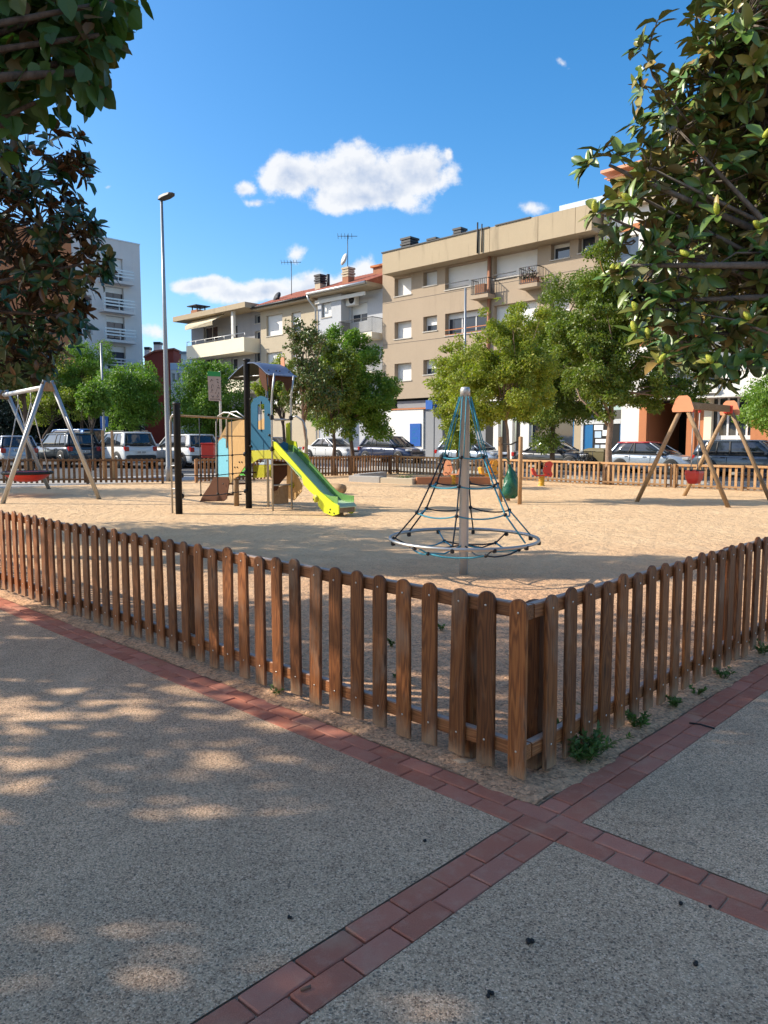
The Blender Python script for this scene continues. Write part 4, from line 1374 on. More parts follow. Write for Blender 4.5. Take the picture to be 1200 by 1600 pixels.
def window(root, fr, r, off=0.0, kind='shutter', rec=.2, sill=True, frame_m=None):
    a0, a1, z0, z1 = r
    fm = frame_m or M['frame']
    o = off - rec
    b = MB(); w = .06
    a0 += .004; a1 -= .004; z0 += .004; z1 -= .004
    fr.box(b, a0, a0 + w, z0, z1, o - .06, o); fr.box(b, a1 - w, a1, z0, z1, o - .06, o)
    fr.box(b, a0 + w, a1 - w, z1 - w, z1, o - .06, o); fr.box(b, a0 + w, a1 - w, z0, z0 + w, o - .06, o)
    n = max(1, int(round((a1 - a0) / 1.1)))
    if kind != 'shutter':
        for k in range(1, n):
            c = a0 + (a1 - a0) * k / n
            fr.box(b, c - w / 2, c + w / 2, z0 + w, z1 - w, o - .06, o - .002)
    wf = b.build('window', fm, root)
    if kind in ('glass', 'half', 'quarter'):
        part('pane', M['glass'], wf, lambda m: fr.box(m, a0 + w, a1 - w, z0 + w, z1 - w, o - .045, o - .03))
    if kind == 'shutter':
        part('roller_shutter', M['shutter'], wf, lambda m: fr.box(m, a0 + w, a1 - w, z0 + w, z1 - w, o - .03, o - .012))
    elif kind == 'half':
        part('roller_shutter', M['shutter'], wf, lambda m: fr.box(m, a0 + w * .5, a1 - w * .5, z0 + (z1 - z0) * .42, z1 - .01, o + .002, o + .02))
    elif kind == 'quarter':
        part('roller_shutter', M['shutter'], wf, lambda m: fr.box(m, a0 + w * .5, a1 - w * .5, z0 + (z1 - z0) * .76, z1 - .01, o + .002, o + .02))
    elif kind == 'dark':
        part('pane', M['darkin'], wf, lambda m: fr.box(m, a0 + w, a1 - w, z0 + w, z1 - w, o - .045, o - .03))
    if sill:
        part('sill', M['sill'], wf, lambda m: fr.box(m, a0 - .06, a1 + .06, z0 - .07, z0 - .006, off - rec + .01, off + .05))
    return wf


def railing(root, fr, a0, a1, z0, z1, o0, o1, mat, step=.12, sides=True):
    """balcony railing on three sides, bars as one part per side"""
    b = MB()
    fr.box(b, a0, a1, z1 - .04, z1, o1 - .04, o1)
    fr.box(b, a0, a1, z0 + .05, z0 + .09, o1 - .035, o1 - .005)
    k = a0 + .02
    while k < a1:
        fr.box(b, k, k + .022, z0 + .09, z1 - .04, o1 - .03, o1 - .008); k += step
    ro = b.build('railing', mat, root)
    if sides:
        for a in (a0 + .02, a1 - .02):
            b = MB()
            fr.box(b, a - .02, a + .02, z1 - .04, z1, o0 + .01, o1 - .042)
            k = o0 + .05
            while k < o1 - .06:
                fr.box(b, a - .011, a + .011, z0 + .02, z1 - .04, k, k + .022); k += step
            b.build('side_railing', mat, ro)
    return ro


def chimney(root, p, w, h, mat, capm, capw=1.25, style='cap'):
    c = part('chimney', mat, root, lambda m: m.box(p + UP * (h / 2), (w, w, h), x=U))
    if style == 'cap':
        part('chimney_cap', capm, c, lambda m: (m.box(p + UP * (h + .35), (w * capw, w * capw, .08), x=U), *[m.box(p + UP * (h + .15) + U * (i * w * .4) + V * (j * w * .4), (.08, .08, .32), x=U) for i in (-1, 1) for j in (-1, 1)]))
    else:
        part('chimney_cap', capm, c, lambda m: [m.box(p + UP * (h + .08 + .18 * k), (w * (1.05 + .12 * (k % 2)), w * (1.05 + .12 * (k % 2)), .13), x=U) for k in range(4)])
    return c


def antenna(root, p, h, arms):
    m_ = part('antenna', M['dmetal'], root, lambda m: m.tube([p, p + UP * h], .03, 6))
    part('antenna_arms', M['dmetal'], m_, lambda m: [m.tube([p + UP * (h - .1) + Vector((-arms, 0, 0)), p + UP * (h - .1) + Vector((arms, 0, 0))], .02, 4)] + [m.tube([p + UP * (h - .1) + Vector((-arms + .25 * k, -.3, .12)), p + UP * (h - .1) + Vector((-arms + .25 * k, .3, -.12))], .014, 4) for k in range(int(arms * 8))])
    return m_


P0 = Vector((-.1, 53.0, 0))
F = FR(P0, -U, -V)
zs = lambda fr, a: zg(fr.p(a, 0).x, fr.p(a, 0).y) + .1


# ---- F: brown grey apartment block with a deep concrete parapet
def block_brown():
    r = thing('apartment_block', F.p(0, .3), 'brown grey apartment block with deep concrete parapet and white roller shutters', 'building')
    aR = F.az(938, 400)[0]
    zb = F.az(612, 624)[1]
    zpb = F.az(597.5, 429, 1.0)[1]; zpt = F.az(597.5, 396, 1.0)[1]
    W = [(616.4, 642.7, 435.8, 463.7, 'shutter'), (616.4, 642.7, 503.9, 530.2, 'shutter'), (616.4, 642.7, 568.8, 595.7, 'shutter'),
         (661.4, 682.9, 425.7, 447.8, 'shutter'), (661.4, 682.9, 495.3, 518.5, 'half'), (661.4, 682.9, 562.8, 585.6, 'half'),
         (695.6, 761, 417.7, 453.5, 'shutter'), (695.6, 761, 490.6, 524.5, 'quarter'), (695.6, 761, 560, 592, 'shutter'),
         (771, 839.7, 400.3, 436.7, 'shutter'), (771, 839.7, 478, 514, 'shutter'), (771, 839.7, 548, 582, 'shutter'),
         (860.9, 890.3, 382, 406.7, 'quarter'), (860.9, 890.3, 462, 488, 'shutter'), (860.9, 890.3, 540, 566, 'shutter'),
         (904, 930, 370, 396, 'glass'), (904, 930, 452, 478, 'shutter')]
    rects = [F.rect(*w[:4]) for w in W]
    b = MB(); facade(b, F, 0, aR, zb, zpb + .3, rects, 0.0, .46, 11.0)
    wall = b.build('wall', M['fwall'], r)
    for rc, w in zip(rects, W):
        window(r, F, rc, 0.0, w[4], .36)
    # soffit over the ground floor and parapet pieces with joints
    aj = [F.az(597.3, 410, 1.0)[0], F.az(765, 380, 1.0)[0], F.az(840, 380, 1.0)[0], F.az(898, 380, 1.0)[0], aR]
    for k in range(4):
        part('parapet', M['fpar'], r, lambda m: F.box(m, aj[k] + .012, aj[k + 1] - .012, zpb, zpt, -.3, 1.0))
    part('parapet_coping', M['dmetal'], r, lambda m: F.box(m, aj[0] - .06, aj[1] - .05, zpt + .003, zpt + .07, -.4, 1.06))
    part('parapet_coping', M['dmetal'], r, lambda m: F.box(m, aj[1] + .4, aj[2] - .5, zpt + .003, zpt + .07, -.4, 1.06))
    # projecting wall panels between the window bays
    for (x0, x1) in ((598, 614), (645, 659), (685, 694), (843, 858)):
        a0, a1 = F.az(x0, 500)[0], F.az(x1, 500)[0]
    zf = [F.az(612, y)[1] for y in (473, 538)]
    for z in zf:
        part('floor_joint', M['dmetal'], r, lambda m: F.box(m, .05, aR, z, z + .02, .002, .008))
    pa = F.az(764, 480, .1)[0]
    part('rain_pipe', M['brick'], r, lambda m: m.tube([F.p(pa, zb, .12), F.p(pa, zpb - .02, .12)], .10, 8))
    part('rain_pipe', M['dmetal'], r, lambda m: m.tube([F.p(pa - .2, zpb + .05, 1.06), F.p(pa - .2, zpt + .45, 1.06)], .05, 6))
    part('rain_pipe', M['dmetal'], r, lambda m: m.tube([F.p(pa + .12, zpb + .05, 1.06), F.p(pa + .12, zpt + .3, 1.06)], .04, 6))
    # balconies
    for (x0, x1, yr, ys, fl) in ((733, 761, 437, 462, 0), (808, 838, 424, 445, 1)):
        a0, zt = F.az(x0, yr, .9); a1 = F.az(x1, yr, .9)[0]; z0 = F.az(x0, ys, .9)[1]
        bal = part('balcony', M['fwall'], r, lambda m: F.box(m, a0, a1, z0 - .22, z0, .004, .8))
        railing(bal, F, a0 + .03, a1 - .03, z0, max(zt, z0 + .95), .02, .78, M['dmetal'], .14)
        if fl == 0:
            part('planter', M['pot'], bal, lambda m: F.box(m, a0 + .3, a0 + 1.0, z0 + .004, z0 + .62, .45, .72))
        else:
            part('planter', M['pot'], bal, lambda m: F.box(m, a0 + .1, a1 - .1, z0 + .004, z0 + .3, .45, .7))
            bb = MB(); rr = random.Random(4)
            for k in range(260):
                c = F.p(rr.uniform(a0 + .1, a1 - .1), z0 + .3 + abs(rr.gauss(0, .22)), rr.uniform(.4, .9)); s = rr.uniform(.04, .09)
                d1 = Vector((rr.gauss(0, 1), rr.gauss(0, 1), rr.gauss(0, 1))).normalized() * s; d2 = d1.cross(UP).normalized() * s * .6
                bb.add([c - d1, c + d2, c + d1, c - d2], [(0, 1, 2, 3)])
            tag(bb.build('planter_flowers', M['plum'], bal), kind='stuff')
    # window guard rails
    for (x0, x1, y) in ((695.6, 732, 445), (771, 806, 431), (695.6, 760, 517)):
        a0, z = F.az(x0, y, .05); a1 = F.az(x1, y, .05)[0]
        part('guard_rail', M['terra'] if y > 500 else M['dmetal'], r, lambda m: (F.box(m, a0, a1, z, z + .05, .02, .06), F.box(m, a0, a1, z - .3, z - .26, .02, .06)))
    # ground floor (px boundaries): what stands in each bay
    g0 = .2
    gz = lambda a: zs(F, a)
    zt = zb - .02
    def bay(nm, x0, x1, mat, z0=None, z1=None, off=0.0, th=.3):
        a0, a1 = F.az(x0, 690)[0], F.az(x1, 690)[0]
        lo = (gz((a0 + a1) / 2) - .3) if z0 is None else z0
        part(nm, mat, r, lambda m: F.box(m, a0, a1, lo, zt if z1 is None else z1, off - th, off))
        return a0, a1
    zlin = F.az(612, 641)[1]
    bay('shop_wall', 598, 661, M['gwhite'], z1=zlin)
    a0, a1 = bay('sign_band', 604, 689, M['darkin'], z0=zlin + .1, off=-.5)
    part('sign_board', M['greydoor'], r, lambda m: F.box(m, F.az(616, 690)[0], F.az(672, 690)[0], zlin + .12, zt - .12, -.45, -.3))
    part('sign_board', M['signb'], r, lambda m: F.box(m, F.az(672.5, 690)[0], F.az(683, 690)[0], F.az(672, 640)[1], F.az(672, 626)[1], .0, .5))
    part('ledge', M['terra'], r, lambda m: F.box(m, F.az(612, 690)[0], F.az(668, 690)[0], zlin, zlin + .09, -.3, .06))
    part('poster_board', M['signb'], r, lambda m: F.box(m, *[F.rect(641.5, 658, 662, 697)[i] for i in (0, 1, 2, 3)], .01, .08))
    rc = F.rect(643, 656.5, 665, 694)
    part('poster_print', M['bluew'], r, lambda m: [F.box(m, rc[0] + .15, rc[1] - .15 - .2 * (k % 3), rc[3] - .28 - .2 * k, rc[3] - .20 - .2 * k, .081, .085) for k in range(5)])
    bay('door', 662, 676, M['greydoor'], z1=zlin + .3, off=-.1)
    bay('door', 676.6, 689, M['greydoor'], z1=zlin + .3, off=-.14)
    bay('garage_door', 690, 750, M['greydoor'], z1=zlin + .2, off=-.6)
    rc = F.rect(698, 716, 674, 683, -.6)
    part('garage_slot', M['darkin'], r, lambda m: F.box(m, rc[0], rc[1], rc[2], rc[3], -.59, -.55))
    bay('lintel', 690, 752, M['fpar'], z0=zlin + .25, off=-.05)
    for (x0, x1, mt, off) in ((751, 770, M['darkin'], -.5), (770.5, 778, M['gwhite'], 0), (778.5, 792, M['dframe'], -.4), (792.5, 800, M['gwhite'], 0), (800.5, 812, M['dframe'], -.4), (812.5, 826, M['gwhite'], 0), (826.5, 893, M['glass'], -.35), (893.5, 896, M['bluew'], -.1), (896.5, 907, M['fpar'], 0)):
        bay('shop_bay', x0, x1, mt, z1=zlin + .3, off=off)
    bay('fascia', 751, 907, M['gwhite'], z0=zlin + .32, off=.02)
    # roof things
    part('roof_slab', M['kerb'], r, lambda m: F.box(m, 0, aR, zpt - .3, zpt - .1, -10.5, -.32))
    p = F.p(F.az(626, 390)[0], zpt - .1, -.9); chimney(r, p, .8, .6, M['fpar'], M['dmetal'], style='stack')
    p = F.p(F.az(645, 390)[0] + .2, zpt - .1, -2.0); chimney(r, p, .7, .55, M['brick'], M['dmetal'], style='stack')
    p = F.p(F.az(697, 370)[0], zpt - .1, -1.4); chimney(r, p, .6, .6, M['dmetal'], M['dmetal'], style='stack')
    a0 = F.az(790, 345)[0]
    part('solar_panel', M['dmetal'], r, lambda m: m.prism([F.p(a0, zpt + .15, -.5), F.p(a0 + 3.0, zpt + .25, -.5), F.p(a0 + 3.0, zpt + .5, -2.0), F.p(a0, zpt + .4, -2.0)], UP * .08))
    # roof terrace room behind
    a0, a1 = F.az(925, 300)[0], aR + 4.5
    part('penthouse', M['gwhite'], r, lambda m: F.box(m, a0 + .4, a1, zpt - .1, zpt + 1.9, -6, -1.6))
    part('terrace_wall', M['gwhite'], r, lambda m: F.box(m, a0 - 2.6, a0 + .3, zpt - .1, zpt + .45, -1.5, -.6))
    part('glass_rail', M['lblue'], r, lambda m: F.box(m, a0 - 2.6, a0 + .3, zpt + .46, zpt + .95, -1.05, -1.0))
    pg = part('pergola', M['orange'], r, lambda m: F.box(m, a0 + .2, a1, zpt + 1.95, zpt + 2.1, -6, -.5))
    for k in range(9):
        part('slat', M['orange'], pg, lambda m: F.box(m, a0 + .3, a1 - .1, zpt + 1.7, zpt + 1.75, -.9 - k * .3, -.75 - k * .3))


block_brown()


# ---- G: white and terracotta block on the right
def block_white():
    r = thing('apartment_block', F.p(20, .2), 'white and terracotta apartment block with a dark garage entrance', 'building')
    a0 = F.az(939.5, 500)[0]; a1 = a0 + 22
    zt = 13.6; zb = 3.75
    holes = []; kinds = []
    for fl in range(3):
        z = 4.9 + fl * 3.0
        for k in range(6):
            s = a0 + .7 + k * 3.4
            holes.append((s, s + (2.2 if k % 2 else 1.3), z - (.9 if k % 2 else 0), z + 1.3)); kinds.append(('shutter', 'half', 'glass')[(k + fl) % 3])
    b = MB(); facade(b, F, a0, a1, zb, zt, holes, .0, .3, 11)
    b.build('wall', M['gwhite'], r)
    for h, k in zip(holes, kinds): window(r, F, h, 0.0, k, .22)
    for fl in range(3):
        z = 4.0 + fl * 3.0
        for k in (1, 3, 5):
            s = a0 + .4 + k * 3.4
            bal = part('balcony', M['gwhite'], r, lambda m: F.box(m, s, s + 2.9, z - .2, z, .004, 1.1))
            railing(bal, F, s + .03, s + 2.87, z, z + 1.0, .02, 1.08, M['dmetal'], .14)
        part('cladding_band', M['terra'], r, lambda m: F.box(m, a0 + .1, a1, z + 2.45, z + 2.75, .003, .05))
    part('roof_slab', M['fpar'], r, lambda m: F.box(m, a0, a1, zt + .003, zt + .4, -11, .4))
    part('canopy', M['gwhite'], r, lambda m: F.box(m, F.az(1010, 600)[0], a1, 3.72, 4.35, .004, .9))
    part('canopy_edge', M['gwhite'], r, lambda m: F.box(m, F.az(1010, 600)[0] - .1, a1, 3.6, 3.718, -.2, .98))
    gz = -.2
    def bay(nm, x0, x1, mt, off=0.0, z1=3.74, th=.3, z0=None):
        q0, q1 = F.az(x0, 690)[0], F.az(x1, 690)[0]
        part(nm, mt, r, lambda m: F.box(m, q0, q1, gz if z0 is None else z0, z1, off - th, off))
    bay('shop_frame', 907.5, 911, M['alu'], .02)
    bay('shop_glass', 911.2, 969, M['bluew'], -.05, 2.45)
    bay('shop_glass', 911.2, 969, M['glass'], -.05, 3.2, z0=2.72)
    bay('shop_frame', 911.2, 969, M['alu'], .0, 2.71, z0=2.46)
    q = [(928, 942, 664, 672, M['white']), (929, 939, 674, 684, M['lblue']), (941, 950, 672, 681, M['white']), (930, 948, 686, 692, M['white']), (929, 936, 695, 703, M['lblue']), (938, 946, 695, 703, M['white']), (926, 968, 660, 700, M['darkin'])]
    for i, (x0, x1, y0, y1, mt) in enumerate(q):
        rc = F.rect(x0, x1, y0, y1)
        part('shop_print', mt, r, lambda m: F.box(m, *rc, -.049, -.04 + (.006 if i < 6 else 0)))
    bay('white_pier', 969.3, 999, M['gwhite'], .0, 3.74)
    bay('terracotta_pier', 999.3, 1011, M['terra'], .15)
    part('garage_side', M['terra'], r, lambda m: F.box(m, F.az(1000, 690)[0], F.az(1011, 690)[0], -.2, 3.7, -4, -.2))
    q0, q1 = F.az(1011, 690)[0], F.az(1073, 690)[0]
    part('garage_opening', M['darkin'], r, lambda m: (F.box(m, q0 - 3, q1 + 3, -.2, 3.7, -4.2, -4.0), F.box(m, q0 + .2, q1 + .3, 3.55, 3.7, -4, -.02), F.box(m, q1 + .02, q1 + .3, -.2, 3.7, -4, -.35)))
    q0, q1 = F.az(1011.3, 690)[0], F.az(1073, 690)[0]
    part('garage_floor', M['asphalt'], r, lambda m: F.box(m, q0, q1, .02, .125, -3, -.02))
    bay('terracotta_pier', 1073.3, 1086, M['terra'], .12)
    bay('terracotta_pier', 1086.3, 1100, M['terra'], .02)
    bay('cream_pier', 1100.3, 1112, M['cream'], .16)
    for k in range(4):
        x0 = 1112.5 + k * 15
        bay('window_bay', x0, x0 + 14.8, M['glass'], -.2)
        bay('window_bar', x0 + 5, x0 + 8.2, M['frame'], -.15, th=.05)
    bay('window_rail', 1112.5, 1172, M['frame'], -.14, 1.8, .05, 1.6)
    bay('window_rail', 1112.5, 1172, M['frame'], -.14, .75, .05, .62)
    bay('terracotta_pier', 1172.5, 1260, M['terra'], .05)
    bay('base_wall', 1112.5, 1172, M['terra'], -.1, .5, .2)


block_white()


# ---- E: light grey house with tiled roof
def tile_roof(root, fr, a0, a1, ze, over, depth, rise, nm='roof'):
    """tiled slope seen from the street, rows of round tiles as ridges"""
    b = MB()
    n = int((a1 - a0) / .3)
    prof = []
    for k in range(n * 4 + 1):
        a = a0 + (a1 - a0) * k / (n * 4)
        prof.append((a, .05 * abs(math.sin(math.pi * k / 4))))
    m = len(prof)
    vs = [fr.p(a, ze + h, over) for a, h in prof] + [fr.p(a, ze + rise + h, over - depth) for a, h in prof]
    b.add(vs, [(i, i + 1, m + i + 1, m + i) for i in range(m - 1)], 0, True)
    b.add([fr.p(a0, ze - .02, over), fr.p(a1, ze - .02, over), fr.p(a1, ze + rise, over - depth), fr.p(a1, ze - .02, over - 2 * depth), fr.p(a0, ze - .02, over - 2 * depth), fr.p(a0, ze + rise, over - depth)], [(0, 5, 4), (1, 3, 2), (5, 2, 3, 4)], 0)
    return b.build(nm, M['tiles'], root)


def house_grey():
    r = thing('apartment_house', F.p(-4, .4), 'light grey house with tiled roof and a dark railed balcony', 'building')
    aL, aR = F.az(488.5, 500, .8)[0] , -.42
    off = -.5
    ze = F.az(600, 433, 1.0)[1]
    ab = F.az(533, 500, .3)[0]
    holes = [F.rect(548, 574, 476, 505, off), F.rect(545, 573, 534, 570, off), F.rect(545, 573, 600, 632, off)]
    b = MB(); facade(b, F, ab, aR, 0, ze - .3, holes, off, .3, 9)
    b.build('wall', M['ewall'], r)
    for h, k in zip(holes, ('half', 'half', 'half')): window(r, F, h, off, k, .2, False)
    # projecting left bay
    hb = [F.rect(502, 517.5, 473, 497, .3), F.rect(502, 517.5, 536, 562, .3), F.rect(502, 517.5, 598, 624, .3)]
    b = MB(); facade(b, F, aL, ab - .004, 0, ze - .3, hb, .3, .3, 9)
    b.build('bay_wall', M['ewall'], r)
    for h in hb: window(r, F, h, .3, 'shutter', .16, True, M['dframe'])
    for k, (yr, ys) in enumerate(((494, 518), (556, 580))):
        a0 = F.az(533.5, yr, .6)[0]; a1, zt = F.az(582, yr, .6)
        a0 = ab + .05
        z0 = F.az(572, ys - 1, .6)[1]; z0 = zt - 1.05
        bal = part('balcony', M['cream'], r, lambda m: F.box(m, a0, a1, z0 - .42, z0, off + .004, .68))
        railing(bal, F, a0 + .03, a1 - .03, z0, zt, off + .02, .62, M['rail'], .11)
        if k == 0:
            p = F.p(ab + .6, F.az(540, 470, 0)[1], off + .25)
            ac = part('air_conditioner', M['gwhite'], r, lambda m: m.box(p, (1.0, .4, .75), x=F.ax, ch=.02))
            part('fan_grille', M['dmetal'], ac, lambda m: m.lathe(p + F.n * .2 + F.ax * .12, [(.27, 0), (.27, .012)], 16, axis=F.n))
    part('eave', M['fpar'], r, lambda m: F.box(m, aL - .2, aR - .1, ze - .28, ze - .02, -9.4, 1.0))
    part('gutter', M['alu'], r, lambda m: m.tube([F.p(aL - .3, ze - .08, 1.1), F.p(aR - .2, ze - .08, 1.1)], .10, 8))
    part('gutter', M['gwhite'], r, lambda m: F.box(m, aL - .2, aR - .9, ze - .75, ze - .5, .31, .42))
    part('down_pipe', M['alu'], r, lambda m: m.tube([F.p(aL - .3, ze - .1, 1.08), F.p(aL - .2, ze - .5, 1.0), F.p(aL - .12, ze - 1.1, .4), F.p(aL - .12, .4, .4)], .07, 8))
    tile_roof(r, F, aL - .3, aR - .1, ze, 1.05, 5.0, 1.9)
    chimney(r, F.p(F.az(489, 455, .0)[0] + .4, ze + .3, -.4), .6, .55, M['dwall'], M['dmetal'], style='stack')
    chimney(r, F.p(F.az(538, 440, .0)[0], ze + .3, -.4), .62, .6, M['brick'], M['dwall'], style='stack')
    part('roof_hatch', M['brick'], r, lambda m: F.box(m, F.az(549, 440)[0], F.az(562, 440)[0] + .6, ze + .8, ze + 1.75, -3.4, -2.2))
    part('roof_hatch', M['terra'], r, lambda m: F.box(m, F.az(549, 440)[0] - .15, F.az(562, 440)[0] + .75, ze + 1.76, ze + 1.9, -3.55, -2.05))
    part('vent_pipe', M['dmetal'], r, lambda m: m.tube([F.p(F.az(505, 450)[0], ze + .4, -.5), F.p(F.az(505, 450)[0], ze + 1.5, -.5)], .12, 8))
    pa = F.p(F.az(534, 440)[0], ze + 1.3, -.6); antenna(r, pa, 2.7, .7)
    part('satellite_dish', M['gwhite'], r, lambda m: m.lathe(pa + UP * .9 + F.n * .35, [(.02, -.12), (.3, -.06), (.45, .03)], 16, axis=F.n + F.ax * -.3 + UP * .3))


house_grey()


# ---- D: sand coloured house
def house_sand():
    r = thing('apartment_house', F.p(-11, .4), 'sand coloured house with wide white shutters under a tiled roof', 'building')
    aL, aR = F.az(407, 500, 0)[0], F.az(488, 500, .8)[0]
    ze = F.az(600, 433, 1.0)[1] - .1
    W = [(416, 441, 494, 526, 'shutter'), (455, 470, 489, 520, 'half'), (416, 441, 552, 582, 'shutter'), (455, 470, 548, 578, 'shutter'), (416, 441, 606, 632, 'shutter'), (455, 470, 604, 630, 'shutter')]
    rects = [F.rect(*w[:4]) for w in W]
    b = MB(); facade(b, F, aL, aR - .25, 0, ze - .3, rects, 0, .3, 9)
    b.build('wall', M['dwall'], r)
    for h, w in zip(rects, W): window(r, F, h, 0, w[4], .2)
    part('eave', M['fpar'], r, lambda m: F.box(m, aL - .3, aR - .3, ze - .28, ze - .02, -9.4, .7))
    part('gutter', M['dmetal'], r, lambda m: m.tube([F.p(aL - .3, ze - .08, .78), F.p(aR - .35, ze - .08, .78)], .09, 8))
    tile_roof(r, F, aL - .3, aR - .32, ze, .75, 4.7, 1.8)
    pa = F.p(F.az(425, 460)[0], ze + .5, -2.0); antenna(r, pa, 3.3, .8)
    part('satellite_dish', M['dmetal'], r, lambda m: m.lathe(F.p(F.az(424, 468)[0], ze + .75, -.6), [(.02, -.12), (.3, -.06), (.45, .03)], 14, axis=F.n + UP * .4))


house_sand()


# ---- C: grey house with long cream balcony and flat eave
def house_cream():
    r = thing('apartment_house', F.p(-20, .4), 'grey house with a long cream balcony, awning and flat concrete eave', 'building')
    aL, aR = F.az(294, 500, 0)[0], F.az(407, 500, 0)[0] - .02
    ze = F.az(285, 500, 1.5)[1]
    W = [(398, 406.5, 518, 538, 'glass'), (398, 406.5, 493, 506, 'glass'), (398, 406.5, 548, 566, 'glass'), (361, 371, 508, 530, 'glass'), (361, 371, 560, 578, 'glass'), (318, 340, 512, 534, 'glass'), (318, 340, 562, 580, 'glass'), (398, 406.5, 606, 630, 'shutter'), (350, 372, 606, 632, 'shutter')]
    rects = [F.rect(*w[:4], -.3) for w in W]
    b = MB(); facade(b, F, aL, aR, 0, ze - .01, rects, -.3, .3, 9)
    b.build('wall', M['cwall'], r)
    for h, w in zip(rects, W): window(r, F, h, -.3, w[4], .2)
    part('eave', M['fpar'], r, lambda m: F.box(m, F.az(270, 500, 1.5)[0], aR, ze, ze + .42, -8, 1.5))
    for (y0, y1) in ((541, 558), (598, 616)):
        a0, zt = F.az(291, y0, 1.3); a1 = F.az(381, 520, 1.3)[0]; z0 = F.az(291, y1, 1.3)[1]
        bal = part('balcony', M['cream'], r, lambda m: F.box(m, a0, a1, z0, zt, 1.15, 1.3))
        part('balcony_floor', M['cream'], bal, lambda m: F.box(m, a0, a1, z0 - .2, z0 - .004, -.29, 1.3))
        part('balcony_side', M['cream'], bal, lambda m: (F.box(m, a1 - .15, a1 - .003, z0, zt - .004, -.29, 1.148), F.box(m, a0 + .003, a0 + .15, z0, zt - .004, -.29, 1.148)))
        part('balcony_rail', M['alu'], bal, lambda m: [m.tube([F.p(a0, zt + .35, 1.22), F.p(a1, zt + .35, 1.22)], .03, 6)] + [m.tube([F.p(a0 + (a1 - a0) * k / 6, zt, 1.22), F.p(a0 + (a1 - a0) * k / 6, zt + .35, 1.22)], .025, 6) for k in range(7)])
    a0, z1 = F.az(292, 512, 1.3); a1 = F.az(335, 512, 1.3)[0]
    part('awning', M['awning'], r, lambda m: m.prism([F.p(a0, z1 + 1.3, -.28), F.p(a1 + 1.6, z1 + 1.3, -.28), F.p(a1, z1 + .1, 1.5), F.p(a1, z1 - .25, 1.5), F.p(a0, z1 - .25, 1.5), F.p(a0, z1 + .1, 1.5)], UP * .03))
    part('column', M['gwhite'], r, lambda m: F.box(m, a1 + 2.2, a1 + 2.5, z1 - 1.6, ze - .004, .9, 1.14))
    chimney(r, F.p(F.az(303, 490, 0)[0], ze + .42, -.5), 1.0, .7, M['brick'], M['dmetal'], 1.5)


house_cream()


# ---- A: off-white tower on the left
def tower_white():
    cr = D(218, 383, 78.0)
    A_ = FR(Vector((cr.x, cr.y, 0)), -V, -U)       # a grows towards the camera and to the left
    # outward normal faces right/towards the camera
    A_.n = Vector((-U.x, -U.y, 0))
    r = thing('apartment_tower', A_.p(3, .5), 'tall off-white apartment block with stacked grey balconies', 'building')
    zt = cr.z
    aM = A_.az(112, 450)[0]
    W = []
    for k in range(6):
        y = 404 + 45.6 * k
        x = 3.4 * k * .5
        W.append((191.5 + 1.6 * k, 163 + 1.6 * k, y + 1, y + 38 , 'half' if k == 0 else 'quarter'))
    def rc(x0, x1, y0, y1):
        a0, z1 = A_.az(x0, y0); _, z0 = A_.az(x0, y1); a1, _ = A_.az(x1, y0)
        return (min(a0, a1), max(a0, a1), z0, z1)
    rects = [rc(*w[:4]) for w in W]
    small = [rc(142 + k, 130 + k, 462 + 45.6 * (k - 1), 476 + 45.6 * (k - 1)) for k in range(0, 5)]
    b = MB(); facade(b, A_, 0, aM, 0, zt, rects + small, 0, .35, 14)
    b.build('wall', M['awhite'], r)
    for h, w in zip(rects, W): window(r, A_, h, 0, w[4], .3, False, M['dframe'])
    for h in small: window(r, A_, h, 0, 'glass', .2, True, M['frame'])
    for h in rects:
        z0 = h[2] - .05
        bal = part('balcony', M['awhite'], r, lambda m: A_.box(m, h[0] - .7, h[1] + .7, z0 - .25, z0, .004, 1.0))
        for z in (.35, .65, .95):
            part('balcony_bar', M['alu'], bal, lambda m: A_.box(m, h[0] - .68, h[1] + .68, z0 + z, z0 + z + .14, .9, .96))
        part('balcony_post', M['alu'], bal, lambda m: [A_.box(m, a, a + .06, z0, z0 + 1.1, .88, .899) for a in (h[0] - .66, (h[0] + h[1]) / 2, h[1] + .6)])
    part('cladding', M['terra'], r, lambda m: A_.box(m, aM + .01, aM + 9, 0, zt - .4, -14, .25))
    part('roof_edge', M['alu'], r, lambda m: A_.box(m, -.05, aM, zt + .003, zt + .12, -14, .05))


tower_white()


def red_house():
    p = D(250, 690, 86.0); p.z = .5
    r = thing('red_house', p, 'dark red gabled house with two pale chimneys far behind the lamp', 'building')
    X = lambda x, y, d=0.0: D(x, y, 86.0 + d)
    part('wall', M['redw'], r, lambda m: m.prism([X(226, 720), X(226, 558), X(240, 550), X(258, 548), X(271, 547), X(271, 720)], Vector((0, 9, 0))))
    part('roof', M['tiles'], r, lambda m: m.prism([X(224, 559, -.4), X(240, 550, -.4), X(272, 546, -.4), X(272, 543.5, -.4), X(240, 547.5, -.4), X(224, 556.5, -.4)], Vector((0, 10, 0))))
    for x0, x1, y0, y1 in ((225.5, 233, 544, 562), (240, 250, 536, 550)):
        c = part('chimney', M['gwhite'], r, lambda m: m.prism([X(x0, y1, 1), X(x1, y1, 1), X(x1, y0 + 2, 1), X(x0, y0 + 2, 1)], Vector((0, .8, 0))))
        part('chimney_cap', M['dmetal'], c, lambda m: m.prism([X(x0 - .5, y0 + 2, .9), X(x1 + .5, y0 + 2, .9), X(x1 + .5, y0 - 2, .9), X(x0 - .5, y0 - 2, .9)], Vector((0, 1, 0))))


red_house()


